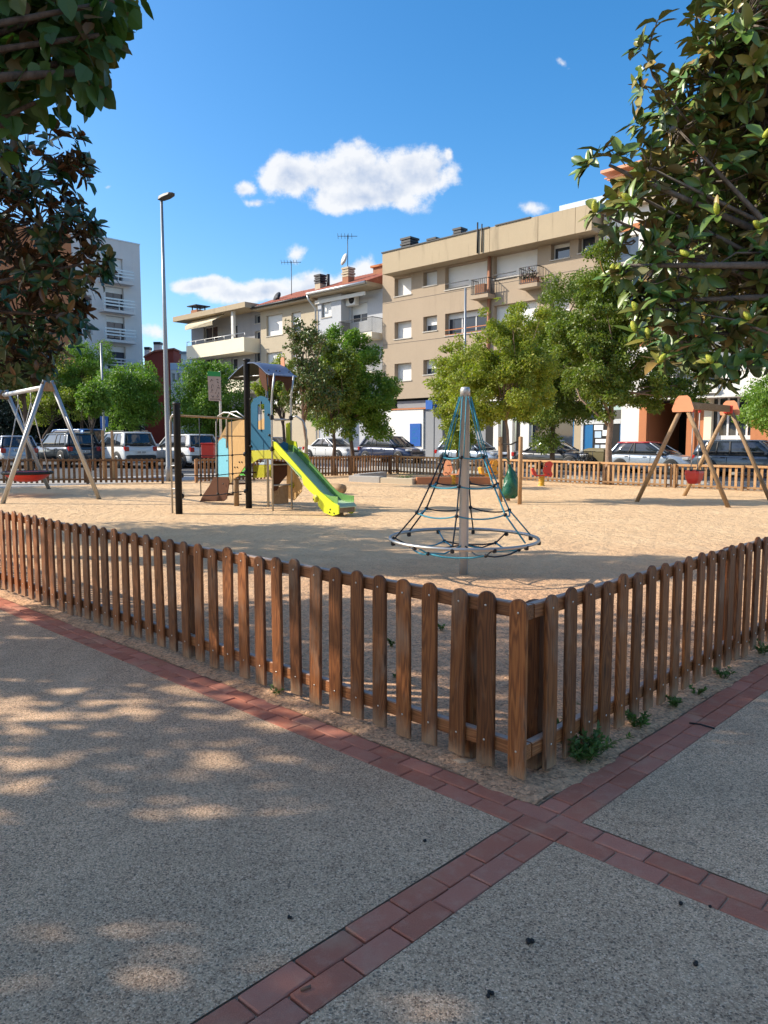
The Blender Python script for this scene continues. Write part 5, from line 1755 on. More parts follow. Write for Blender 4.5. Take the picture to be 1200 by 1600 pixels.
def blue_band_house():
    p = D(285, 690, 80.0); p.z = .5
    r = thing('low_house', p, 'low white house with pale blue band and dark windows', 'building')
    f = FR(Vector((p.x, p.y, 0)), Vector((1, 0, 0)), Vector((0, -1, 0)))
    q = lambda x, y: ((D(x, y, 80.0).x - p.x), D(x, y, 80.0).z)
    a0, zt = q(266, 567); a1, _ = q(330, 567)
    wins = []
    for x in (268, 276, 284, 292, 300, 310, 320):
        l, z1 = q(x, 583); rr_, z0 = q(x + 6, 597); wins.append((l, rr_, z0, z1))
    b = MB(); facade(b, f, a0, a1, 0, zt, wins, 0, .2, 8)
    b.build('wall', M['gwhite'], r)
    for h in wins: window(r, f, h, 0, 'glass', .15, False)
    part('band', M['lblue'], r, lambda m: f.box(m, a0, a1, q(266, 578)[1], zt - .05, .004, .06))
    part('band', M['signb'], r, lambda m: f.box(m, q(288, 570)[0], q(298, 570)[0], q(266, 577)[1], zt - .1, .062, .09))
    part('upper_wall', M['gwhite'], r, lambda m: f.box(m, q(271, 560)[0], q(295, 560)[0], zt, q(271, 548)[1], -7, -3))
    part('roof', M['greydoor'], r, lambda m: f.box(m, q(271, 560)[0] - .1, q(296, 560)[0], q(271, 548)[1] + .003, q(271, 544)[1], -7.2, -2.8))


blue_band_house()


def far_left_house():
    p = D(40, 690, 62.0); p.z = .4
    r = thing('shaded_house', p, 'grey rendered house in the shade behind the dark trees', 'building')
    f = FR(Vector((p.x, p.y, 0)), Vector((1, 0, 0)), Vector((0, -1, 0)))
    wins = [(-15 + 3.2 * k, -13.6 + 3.2 * k, 1.2 + 3 * j, 2.8 + 3 * j) for k in range(5) for j in range(2)]
    b = MB(); facade(b, f, -16, 3, 0, 7, wins, 0, .25, 9)
    b.build('wall', M['cwall'], r)
    for k, h in enumerate(wins): window(r, f, h, 0, ('half', 'glass', 'shutter')[k % 3], .18)
    part('roof', M['tiles'], r, lambda m: m.prism([f.p(-16.4, 7.004, .5), f.p(-16.4, 9, -4.5), f.p(-16.4, 7.004, -9.5)], Vector((19.8, 0, 0))))


far_left_house()


# ================================================================== CARS
def car(name, label, cat, pos, heading, paint, L=4.2, W=1.76, H=1.55, belt=.92, hood=.86, kind='hatch', deck=None, roof_m=None, rails=False, lights=True, cladding=False, roofrear=.0):
    """local x forward, y left; heading = world direction of travel"""
    g = zg(pos.x, pos.y) + (0.0)
    pos = Vector((pos.x, pos.y, g))
    x = Vector((heading.x, heading.y, 0)).normalized(); y = UP.cross(x)
    t = thing(name, pos, label, cat, 'cars parked along the street')
    w = lambda a, b, c: pos + x * a + y * b + UP * c
    hw = W / 2; h2 = L / 2
    if kind == 'sedan':
        st = [(-h2, .62, .80), (-h2 + .08, .88, .90), (-h2 + .5, .95, .97), (-h2 + 1.0, belt + .02, 1), (0, belt, 1), (h2 - 1.25, belt - .02, 1), (h2 - 1.0, hood, .99), (h2 - .4, hood - .08, .95), (h2 - .1, hood - .2, .86), (h2, .52, .74)]
        cab = (-h2 + .75, -h2 + 1.45, h2 - 2.05, h2 - 1.05)
    elif kind == 'suv':
        st = [(-h2, .75, .88), (-h2 + .06, belt, .94), (-h2 + .5, belt + .02, .99), (-h2 + 1.2, belt + .01, 1), (0, belt, 1), (h2 - 1.3, belt - .02, 1), (h2 - 1.05, hood + .04, .99), (h2 - .4, hood, .97), (h2 - .1, hood - .1, .90), (h2, .58, .82)]
        cab = (-h2 + .06, -h2 + .32, h2 - 1.85, h2 - 1.10)
    elif kind == 'van':
        st = [(-h2, .75, .90), (-h2 + .05, belt, .95), (-h2 + .5, belt, 1), (-h2 + 1.2, belt, 1), (0, belt, 1), (h2 - 1.1, belt - .02, 1), (h2 - .8, hood + .02, .99), (h2 - .35, hood - .06, .95), (h2 - .1, hood - .18, .88), (h2, .55, .78)]
        cab = (-h2 + .04, -h2 + .2, h2 - 1.7, h2 - .75)
    else:
        st = [(-h2, .66, .82), (-h2 + .08, .90, .91), (-h2 + .5, belt + .02, .98), (-h2 + 1.0, belt + .01, 1), (0, belt - .01, 1), (h2 - 1.2, belt - .04, 1), (h2 - .95, hood, .99), (h2 - .4, hood - .10, .94), (h2 - .1, hood - .24, .85), (h2, .50, .72)]
        cab = (-h2 + .12, -h2 + .55, h2 - 1.9, h2 - .95)
    rings = []
    for a, zt, k in st:
        b_ = hw * k
        rings.append([w(a, s * q * b_, z) for s, q, z in
                      ((1, .90, .22), (1, .985, .32), (1, 1.0, .52), (1, .985, zt * .80), (1, .93, zt - .035), (1, .80, zt + .005), (1, .35, zt + .03),
                       (-1, .35, zt + .03), (-1, .80, zt + .005), (-1, .93, zt - .035), (-1, .985, zt * .80), (-1, 1.0, .52), (-1, .985, .32), (-1, .90, .22))])
    body = part('body', paint, t, lambda m: m.loft(rings, 0, True, True, True))
    # cabin: glass hull, roof and pillars
    x0, x1, x2, x3 = cab
    zb = belt - .01; zr = H - .05
    wb, wt = hw * .915, hw * .74
    def side(a, f, s, o=0.0):       # point on the cabin side at height fraction f
        z = zb + (zr - zb) * f
        return w(a, s * ((wb + (wt - wb) * f ** 1.15) + o), z)
    def xr(f): return x0 + (x1 - x0) * f ** 1.1
    def xf(f): return x3 + (x2 - x3) * f ** .95
    FL = [0, .3, .6, .85, 1.0]
    hull = []
    for f in FL:
        r_, q_ = xr(f), xf(f); c = .10
        pts = [(r_ + .05, 1), (r_ + .5, 1), ((r_ + q_) / 2, 1), (q_ - .4, 1), (q_ - .10, 1)]
        ring = [side(a, f, 1) for a, _ in pts] + [w(q_ + .04, .55 * wb, zb + (zr - zb) * f), w(q_ + .07, 0, zb + (zr - zb) * f), w(q_ + .04, -.55 * wb, zb + (zr - zb) * f)] + [side(a, f, -1) for a, _ in reversed(pts)] + [w(r_ - .03, -.55 * wb, zb + (zr - zb) * f), w(r_ - .05, 0, zb + (zr - zb) * f), w(r_ - .03, .55 * wb, zb + (zr - zb) * f)]
        hull.append(ring)
    part('glass', M['cglass'], t, lambda m: m.loft(hull, 0, True, True, True))
    def roof(m):
        rr = []
        for z, k, dx in ((zr - .035, 1.03, .05), (zr + .012, 1.02, .045), (zr + .04, .93, -.02), (H, .6, -.35)):
            ring = []
            for a, s in ((x1 - dx, 1), (x1 + .5, 1), ((x1 + x2) / 2, 1), (x2 - .35, 1), (x2 + dx, 1)):
                ring.append(w(a, s * wt * k, z))
            ring += [w(x2 + dx + .05, 0, z)]
            ring += [w(a, -wt * k, z) for a in (x2 + dx, x2 - .35, (x1 + x2) / 2, x1 + .5, x1 - dx)]
            ring += [w(x1 - dx - .04, 0, z)]
            rr.append(ring)
        m.loft(rr, 0, True, True, True)
    part('roof', roof_m or paint, t, roof)
    def pillar(m, s, fa0, fa1, wd0, wd1, o=.012):
        pts = []
        for f in FL:
            pts.append((fa0 + (fa1 - fa0) * f, f, wd0 + (wd1 - wd0) * f))
        vs = []
        for a, f, wd in pts:
            vs += [side(a, f, s, o), side(a + wd, f, s, o), side(a + wd, f, s, -.03), side(a, f, s, -.03)]
        m.loft([vs[4 * i:4 * i + 4] for i in range(len(pts))], 0, True, True, True)
    rp = .42 if kind in ('suv', 'van') else .20
    for s in (1, -1):
        part('pillar', paint, t, lambda m: pillar(m, s, x0 - .02, x1 - .02, rp, rp * .6))
        part('pillar', paint, t, lambda m: pillar(m, s, x3 - .16, x2 - .06, .11, .08))
        part('pillar', M['cplast'], t, lambda m: pillar(m, s, (x1 + x2) / 2 + .05, (x1 + x2) / 2 + .0, .10, .09))
        if (x3 - x0) > 2.4: part('pillar', M['cplast'], t, lambda m: pillar(m, s, x0 + .95, x1 + .72, .08, .07, .008))
        part('sill_trim', M['cplast'], t, lambda m: m.prism([w(x0 + .2, s * (hw * .955), belt - .015), w(x3 - .1, s * (hw * .955), belt - .03), w(x3 - .1, s * (hw * .955), belt + .02), w(x0 + .2, s * (hw * .955), belt + .03)], y * (-s * .03)))
    # wheels
    wr = .34 if kind == 'suv' else .31
    for a in (-h2 + .75, h2 - .82):
        for s in (1, -1):
            c = w(a, s * (hw - .16), wr)
            part('wheel_arch', M['cplast'], t, lambda m: m.lathe(w(a, s * (hw - .02), wr + .02), [(wr + .07, -.04), (wr + .07, .026), (wr + .02, .028)], 20, axis=y * s))
            wh = part('wheel', M['tyre'], t, lambda m: m.lathe(c, [(wr * .7, 0), (wr, .02), (wr, .17), (wr * .9, .192), (wr * .66, .195)], 20, axis=y * s))
            part('rim', M['rim'], wh, lambda m: m.lathe(c, [(wr * .64, .17), (wr * .62, .196), (wr * .2, .186), (.04, .197)], 14, axis=y * s))
        # bumpers, lamps and plates
    bm = M['cplast'] if cladding else paint
    part('rear_bumper', bm, t, lambda m: m.box(w(-h2 + .03, 0, .44), (.16, W * .86, .30), x=x, ch=.05))
    part('front_bumper', bm, t, lambda m: m.box(w(h2 - .06, 0, .40), (.18, W * .78, .28), x=x, ch=.05))
    if cladding:
        for s in (1, -1):
            part('side_cladding', M['cplast'], t, lambda m: m.box(w(0, s * hw * .99, .33), (L - 2.3, .05, .16), x=x, ch=.01))
    part('plate', M['plate'], t, lambda m: m.box(w(-h2 - .018, 0, .72 if kind in ('suv',) else .80), (.02, .50, .11), x=x))
    part('plate_text', M['ink'], t, lambda m: [m.box(w(-h2 - .031, -.18 + .06 * k, .72 if kind in ('suv',) else .80), (.004, .03, .07), x=x) for k in (0, 1, 2, 4, 5, 6)])
    for s in (1, -1):
        zt = belt - .14
        part('tail_light', M['tail'], t, lambda m: m.box(w(-h2 + .07, s * hw * .80, zt), (.18, W * .12, .22 if kind != 'van' else .36), x=x, ch=.02))
        part('headlight', M['head'], t, lambda m: m.box(w(h2 - .20, s * hw * .70, hood - .16), (.30, W * .17, .14), x=x, ch=.03))
        part('mirror', paint, t, lambda m: m.box(w(x3 - .38, s * (hw + .09), belt + .06), (.12, .20, .15), x=x, ch=.03))
        part('door_handle', M['cplast'], t, lambda m: (m.box(w(-.05, s * hw * .985, belt - .14), (.18, .03, .03), x=x), m.box(w(-.95, s * hw * .985, belt - .13), (.18, .03, .03), x=x)))
        part('door_seam', M['cplast'], t, lambda m: [m.box(w(a, s * hw * .992, .60), (.012, .02, .50), x=x) for a in (-.78, .22, 1.0)])
    part('grille', M['cplast'], t, lambda m: m.box(w(h2 - .02, 0, .58), (.05, W * .5, .12), x=x, ch=.01))
    if rails:
        for s in (1, -1):
            part('roof_rail', M['cplast'], t, lambda m: m.tube([w(x1 + .1, s * wt * .93, zr + .02), w(x1 + .2, s * wt * .93, H + .04), w(x2 - .3, s * wt * .93, H + .04), w(x2 - .15, s * wt * .93, zr + .02)], .02, 6))
    return t


WHITE = mat_paint('white_car_paint', (.72, .72, .71))
DKGREY = mat_paint('dark_grey_car_paint', (.035, .045, .055), .3)
BLUEV = mat_paint('blue_car_paint', (.05, .16, .42), .2)
SILV = mat_paint('silver_car_paint', (.42, .44, .47), .6, .32)
DKBLUE = mat_paint('dark_blue_car_paint', (.018, .03, .075), .3)
BLACKC = mat_paint('black_car_paint', (.012, .014, .018), .2)
LIGHTB = mat_paint('pale_blue_grey_car_paint', (.36, .42, .50), .5, .3)
REDC = mat_paint('red_car_paint', (.40, .02, .02), .1)
SLATE = mat_paint('slate_car_paint', (.075, .10, .13), .4)


def at(px, Y):
    p = D(px, 690, Y); return Vector((p.x, p.y, 0))


def onb(px, b):
    """point on the line at street offset b seen at column px"""
    r = ray(px, 690); o = C0 + V * b
    t = (o - CAMP).dot(V) / Vector((r.x, r.y, 0)).dot(V)
    return Vector((r.x * t, r.y * t, 0))


# left group, rears towards the playground
hd = lambda deg: Vector((math.sin(R(deg)), math.cos(R(deg)), 0))
car('parked_suv', 'white boxy SUV seen from behind with dark rear window', 'car', at(190, 38.0), hd(-44), WHITE, 4.2, 1.80, 1.70, 1.02, .98, 'suv', rails=True, cladding=True)
car('parked_suv', 'white SUV parked by the lamp post with black lower bumper', 'car', at(284, 38.5), hd(-46), WHITE, 4.3, 1.80, 1.62, 1.0, .95, 'suv', cladding=True)
car('parked_car', 'dark grey estate car with red tail lights behind the basket swing', 'car', at(100, 38.5), hd(-48), DKGREY, 4.4, 1.78, 1.62, .98, .92, 'suv', rails=True)
car('parked_van', 'blue van standing behind the dark grey estate car', 'van', at(110, 44.0), hd(-60), BLUEV, 4.5, 1.82, 1.85, 1.12, 1.02, 'van')
car('parked_car', 'silver hatchback partly hidden by the basket swing frame', 'car', at(20, 37.0), hd(-34), SILV, 4.0, 1.72, 1.48, .92, .84, 'hatch')
car('parked_car', 'red car glimpsed beside the red litter bin', 'car', at(336, 41.0), hd(-60), REDC, 4.0, 1.72, 1.46, .90, .84, 'hatch')
# street row, fronts towards the right
rowd = -U
car('parked_car', 'white saloon car behind the brown fence next to the dark blue people carrier', 'car', onb(520, 31.4), rowd, WHITE, 4.4, 1.74, 1.45, .90, .84, 'sedan')
car('parked_car', 'silver hatchback glimpsed behind the slide handrail', 'car', onb(432, 31.4), rowd, SILV, 4.1, 1.72, 1.48, .90, .84, 'hatch')
car('parked_car', 'dark blue people carrier in front of the white shop wall', 'car', onb(612, 31.4), rowd, DKBLUE, 4.35, 1.80, 1.62, .98, .92, 'hatch')
car('parked_car', 'pale silver hatchback seen through the rope climber', 'car', onb(738, 31.5), rowd, LIGHTB, 4.2, 1.76, 1.50, .92, .86, 'hatch')
car('parked_car', 'black saloon with pale roof behind the red spring rider', 'car', onb(868, 31.5), rowd, BLACKC, 4.3, 1.76, 1.50, .90, .90, 'sedan', roof_m=SILV)
car('parked_car', 'pale silver car with red roof at the garage entrance', 'car', onb(1022, 31.6), rowd, LIGHTB, 4.0, 1.75, 1.49, .92, .88, 'hatch', roof_m=REDC)
car('parked_car', 'slate blue estate car in front of the white framed windows', 'car', onb(1178, 31.4), rowd, SLATE, 4.6, 1.82, 1.58, .95, .90, 'suv')


def skip_bin():
    p = onb(934, 32.0); p.z = zg(p.x, p.y)
    t = thing('waste_container', p, 'khaki waste container between the parked cars', 'container')
    part('tub', M['olive2'], t, lambda m: m.loft([[p + rowd * (a * k) + V * (b * k) + UP * z for a, b in ((-.55, -.4), (.55, -.4), (.55, .4), (-.55, .4))] for z, k in ((.12, .85), (.9, 1.0), (.95, 1.04))]))
    part('lid', M['olive2'], t, lambda m: m.loft([[p + rowd * (a * k) + V * (b * k) + UP * z for a, b in ((-.57, -.42), (.57, -.42), (.57, .42), (-.57, .42))] for z, k in ((.952, 1.0), (1.05, .95), (1.12, .6))]))
    for a in (-.35, .35):
        part('wheel', M['tyre'], t, lambda m: m.lathe(p + rowd * a - V * .36 + UP * .1, [(.1, -.03), (.1, .03)], 12, axis=V))


M['olive2'] = simple('khaki_plastic', (.16, .13, .06), .6)
skip_bin()


def bicycle(p, d, label):
    p = Vector((p.x, p.y, zg(p.x, p.y)))
    t = thing('bicycle', p, label, 'bicycle', 'bicycles at the street rack')
    for a in (-.52, .52):
        c = p + d * a + UP * .34
        wh = part('wheel', M['tyre'], t, lambda m: m.tube([c + d * (.33 * math.cos(q)) + UP * (.33 * math.sin(q)) for q in [2 * math.pi * k / 24 for k in range(25)]], .02, 6, caps=False))
        part('spokes', M['rim'], wh, lambda m: [m.tube([c, c + d * (.32 * math.cos(q)) + UP * (.32 * math.sin(q))], .004, 3) for q in [2 * math.pi * k / 10 for k in range(10)]])
    j = lambda a, z: p + d * a + UP * z
    part('frame', M['dmetal'], t, lambda m: (m.tube([j(-.52, .34), j(-.08, .32), j(.40, .75), j(-.2, .78), j(-.08, .32)], .018, 6), m.tube([j(-.52, .34), j(-.2, .76)], .014, 6)))
    part('fork', M['dmetal'], t, lambda m: m.tube([j(.52, .34), j(.42, .7), j(.38, .98)], .016, 6))
    part('handlebar', M['dmetal'], t, lambda m: m.tube([j(.38, .98) - V * .28, j(.38, .98), j(.38, .98) + V * .28], .014, 6))
    part('saddle', M['blackp'], t, lambda m: m.box(j(-.22, .90), (.26, .13, .06), x=d, ch=.02))
    part('seat_post', M['dmetal'], t, lambda m: m.tube([j(-.2, .76), j(-.22, .88)], .014, 6))


for k in range(3):
    q = onb(906 + 7 * k, 30.2)
    bicycle(q, V, ('dark bicycle next to the black saloon with pale roof', 'dark bicycle between two other parked bicycles', 'dark bicycle next to the khaki waste container')[k])
# ================================================================== TREES AND PLANTS
def rot_from_axes(x, n):
    """(N,3) axis along the leaf and approximate normal -> (N,3,3)"""
    x = x / np.linalg.norm(x, axis=1, keepdims=True)
    y = np.cross(n, x); y /= (np.linalg.norm(y, axis=1, keepdims=True) + 1e-9)
    z = np.cross(x, y)
    return np.stack([x, y, z], axis=2)


def scatter(name, tv, tf, tm, Rm, T, S, mats, dv=None, smooth=False):
    N = len(T); nv = len(tv)
    if dv is None:
        v = np.einsum('nij,vj->nvi', Rm, tv) * S[:, None, None] + T[:, None, :]
    else:
        loc = tv[None] + nr.normal(0, 1, (N, 1, 1)) * dv[0][None] + nr.normal(0, 1, (N, 1, 1)) * dv[1][None]
        v = np.einsum('nij,nvj->nvi', Rm, loc) * S[:, None, None] + T[:, None, :]
    f = tf[None, :, :] + (np.arange(N) * nv)[:, None, None]
    mi = np.tile(tm, N) if tm is not None else None
    return npmesh(name, v.reshape(-1, 3), f.reshape(-1, tf.shape[1]), mats, mi, smooth)


def leaf_template(w=.42, droop=.16, fold=.10, thick=.012):
    m = [(0, 0, 0), (.52, 0, -droop * .25), (1, 0, -droop)]
    l = [(.18, w * .33, fold * .5), (.5, w * .5, fold - droop * .2), (.82, w * .33, fold * .4 - droop * .6)]
    top = m + l + [(a, -b, c) for a, b, c in l]
    tr = [(0, 1, 3), (1, 4, 3), (1, 5, 4), (1, 2, 5)]
    tr2 = [(a, c, b) for a, b, c in tr]
    mp = {0: 0, 1: 1, 2: 2, 3: 6, 4: 7, 5: 8}
    tr2 = [tuple(mp[i] for i in q) for q in tr2]
    top_f = tr + tr2
    n = len(top)
    bot = [(a, b, c - thick) for a, b, c in top]
    bot_f = [(c + n, b + n, a + n) for a, b, c in top_f]
    return np.array(top + bot), np.array(top_f + bot_f), np.array([0] * len(top_f) + [1] * len(bot_f))


MAG_V, MAG_F, MAG_M = leaf_template()
MAG_D = (leaf_template(.42, .16 + .13, .10)[0] - MAG_V, leaf_template(.52, .16, .15)[0] - MAG_V)
# broad heart shaped leaf, one layer
LIN_V = np.array([(0, 0, 0), (.10, .34, .02), (.45, .42, .0), (.78, .22, -.06), (1, 0, -.12), (.78, -.22, -.06), (.45, -.42, 0), (.10, -.34, .02), (.45, 0, -.05)], float)
LIN_F = np.array([(8, 1, 0), (8, 2, 1), (8, 3, 2), (8, 4, 3), (8, 5, 4), (8, 6, 5), (8, 7, 6), (8, 0, 7)])
# small leaf for distant crowns
SM_V = np.array([(0, 0, 0), (.45, .27, .05), (1, 0, -.05), (.45, -.27, .05)], float)
SM_F = np.array([(0, 2, 1), (0, 3, 2)])


def unit(n):
    v = nr.normal(size=(n, 3)); return v / np.linalg.norm(v, axis=1, keepdims=True)


def trunk_part(root, base, top, r0, r1, bark, limbs, name='trunk'):
    b = MB()
    base = Vector(base); top = Vector(top)
    n = 6; pts = []; rad = []
    for k in range(n + 1):
        f = k / n
        p = base.lerp(top, f) + Vector((rnd.gauss(0, 1), rnd.gauss(0, 1), 0)) * (.018 * (top - base).length * math.sin(math.pi * f))
        if k == 0: p = base - UP * .08
        pts.append(p); rad.append(r0 * (1.35 if k == 0 else 1) + (r1 - r0) * f)
    b.tube(pts, rad, 10)
    for (q, f, rr) in limbs:
        i = min(n - 1, int(f * n)); s = pts[i].lerp(pts[i + 1], f * n - i)
        q = Vector(q); mid = s.lerp(q, .5) + Vector((rnd.gauss(0, .08), rnd.gauss(0, .08), rnd.uniform(0, .12))) * (q - s).length
        b.tube([s, s.lerp(mid, .5) + UP * .02, mid, mid.lerp(q, .55), q], [rr, rr * .85, rr * .65, rr * .42, rr * .2], 6)
    return b.build(name, bark, root)


def ellip(px0, px1, py0, py1, Y, dy=None):
    c = D((px0 + px1) / 2, (py0 + py1) / 2, Y)
    rx = (px1 - px0) / 2 / FPX * Y; rz = (py1 - py0) / 2 / FPX * Y
    return (c, (rx, dy or rx, rz))


def leafy_tree(label, base, ells, nleaf, size, mat, bark, r0=.12, clump=.30, nclump=70, dens=1.0, name='street_tree', group='trees round the playground', trunk_top=None, hollow=.35):
    base = Vector((base.x, base.y, zg(base.x, base.y)))
    t = thing(name, base, label, 'tree', group)
    cl = []
    nleaf = int(nleaf * 2.1); nclump = int(nclump * 1.6); size *= .88
    for (c, r) in ells:
        m = max(3, int(nclump * (r[0] * r[1] * r[2]) ** .66 / sum((q[1][0] * q[1][1] * q[1][2]) ** .66 for q in ells)))
        u = unit(m); rad = np.maximum(nr.random(m) ** (1 / 2.2), hollow)[:, None]
        pts = np.array(c) + u * rad * np.array(r) * .96
        rc = np.cbrt(r[0] * r[1] * r[2]) * clump * nr.uniform(.6, 1.25, m)
        for p, q in zip(pts, rc): cl.append((p, q))
    P = np.array([c[0] for c in cl]); Q = np.array([c[1] for c in cl])
    wts = Q ** 2; wts /= wts.sum()
    idx = nr.choice(len(cl), nleaf, p=wts)
    d = unit(nleaf) * (nr.random(nleaf) ** .45)[:, None]
    d[:, 2] *= .75
    T = P[idx] + d * Q[idx][:, None]
    cen = np.mean([np.array(e[0]) for e in ells], axis=0)
    out = T - cen; out /= (np.linalg.norm(out, axis=1, keepdims=True) + 1e-6)
    nrm = out * .5 + unit(nleaf) * .8 + np.array([0, 0, .6])
    ax = unit(nleaf) + out * .5 + np.array([0, 0, -.35])
    Rm = rot_from_axes(ax, nrm)
    S = size * nr.uniform(.65, 1.25, nleaf)
    top = trunk_top or Vector(tuple(cen))
    lim = []
    order = list(range(len(cl))); rnd.shuffle(order)
    for k in order[:min(26, len(order))]:
        lim.append((P[k], rnd.uniform(.45, .98), r0 * rnd.uniform(.22, .42)))
    trunk_part(t, base, top, r0, r0 * .45, bark, lim)
    me = scatter('crown', SM_V, SM_F, None, Rm, T - np.array(base), S, mat)
    o = bpy.data.objects.new('crown', me); link(o, t); tag(o, kind='stuff')
    return t


# ---------------- trees in the playground and along the street
def at3(px, Y):
    p = D(px, 690, Y); return Vector((p.x, p.y, zg(p.x, p.y)))


leafy_tree('round bright green street tree behind the white boxy SUV', at3(226, 41), [ellip(152, 256, 566, 668, 41), ellip(165, 215, 600, 690, 40.5)], 11000, .17, M['leafA'], M['bark'], .12)
leafy_tree('small pale sapling with a thin stem between the wooden stakes', at3(144, 34), [ellip(123, 172, 594, 650, 34)], 3200, .14, M['leafA'], M['barkg'], .045)
leafy_tree('round green street tree behind the notice board', at3(318, 42), [ellip(264, 388, 566, 690, 42), ellip(290, 350, 556, 620, 42)], 13000, .17, M['leafA'], M['bark'], .12)
leafy_tree('slender bronze leaved tree behind the slide tower', at3(477, 25), [ellip(440, 520, 500, 560, 25), ellip(440, 530, 545, 660, 25), ellip(430, 480, 500, 530, 25)], 5600, .115, M['leafD'], M['barkp'], .07, clump=.26, hollow=.2)
leafy_tree('dense green tree in front of the light grey house with the balcony', at3(553, 33), [ellip(500, 580, 497, 600, 33), ellip(520, 618, 540, 695, 33), ellip(480, 560, 560, 690, 33)], 20000, .14, M['leafA'], M['bark'], .10)
leafy_tree('broad green tree with a dark trunk standing at the brown fence', at3(523, 31), [ellip(480, 560, 520, 640, 31), ellip(490, 550, 590, 690, 31)], 9000, .14, M['leafC'], M['bark'], .09)
leafy_tree('olive green tree seen between the slide roof and the sand house', at3(447, 40), [ellip(424, 470, 545, 640, 40), ellip(395, 440, 570, 650, 40)], 6000, .16, M['leafB'], M['bark'], .1)
leafy_tree('yellow green tree in front of the brown block', at3(716, 35), [ellip(672, 765, 545, 645, 35), ellip(685, 740, 524, 580, 35), ellip(672, 760, 600, 705, 35)], 10500, .15, M['leafB'], M['bark'], .08)
leafy_tree('young tree with yellow olive crown tied between two stakes', at3(795, 19.2), [ellip(700, 872, 515, 655, 19.2), ellip(738, 866, 464, 570, 19.2), ellip(682, 790, 555, 672, 19.2), ellip(775, 800, 440, 500, 19.2), ellip(780, 880, 560, 672, 19.2)], 21000, .085, M['leafB'], M['barkp'], .045, clump=.22, nclump=110)
leafy_tree('leafy tree with a dark trunk behind the pale fence', at3(868, 31), [ellip(800, 955, 470, 650, 31), ellip(785, 935, 560, 695, 31), ellip(825, 970, 405, 560, 31), ellip(735, 850, 550, 680, 31)], 30000, .13, M['leafC'], M['bark'], .11)
g9 = G(952, 757)
leafy_tree('broad evergreen tree with sunlit pale trunk inside the pale fence', g9, [ellip(870, 1015, 430, 570, g9.y), ellip(890, 1070, 500, 640, g9.y), ellip(1040, 1130, 560, 650, g9.y), ellip(975, 1105, 530, 650, g9.y), ellip(880, 1000, 540, 650, g9.y), ellip(885, 1000, 375, 490, g9.y), ellip(860, 960, 460, 600, g9.y), ellip(940, 1060, 430, 560, g9.y)], 31000, .13, M['leafC'], M['barkp'], .13, clump=.24, nclump=130, trunk_top=D(955, 560, g9.y))
leafy_tree('bright green leafy tree beyond the wooden swing', at3(1265, 21), [ellip(1150, 1290, 570, 690, 21), ellip(1180, 1320, 470, 600, 21)], 9000, .11, M['leafA'], M['bark'], .1)
leafy_tree('light green tree rising in front of the off-white tower', at3(128, 48), [ellip(95, 172, 520, 620, 48), ellip(70, 150, 570, 660, 48)], 8500, .16, M['leafA'], M['bark'], .12)
leafy_tree('olive green tree above the steel swing frame', at3(60, 47), [ellip(20, 110, 540, 660, 47), ellip(80, 170, 590, 660, 47)], 8500, .16, M['leafB'], M['bark'], .12)
leafy_tree('dark trunked tree behind the basket swing', at3(47, 28.5), [ellip(-40, 90, 500, 620, 28.5)], 9000, .14, M['leafD'], M['bark'], .11)
for (px, Y, a, b_, c, d, lb) in ((95, 52, 50, 150, 590, 716, 'dark conifer behind the dark grey estate car'), (20, 51, -40, 70, 560, 716, 'dark conifer behind the silver hatchback'), (175, 53, 130, 225, 610, 716, 'dark conifer behind the white boxy SUV')):
    leafy_tree(lb, at3(px, Y), [ellip(a, b_, c, d, Y)], 9000, .22, M['leafE'], M['bark'], .15, name='conifer_tree', group='dark conifers behind the parking', clump=.36)


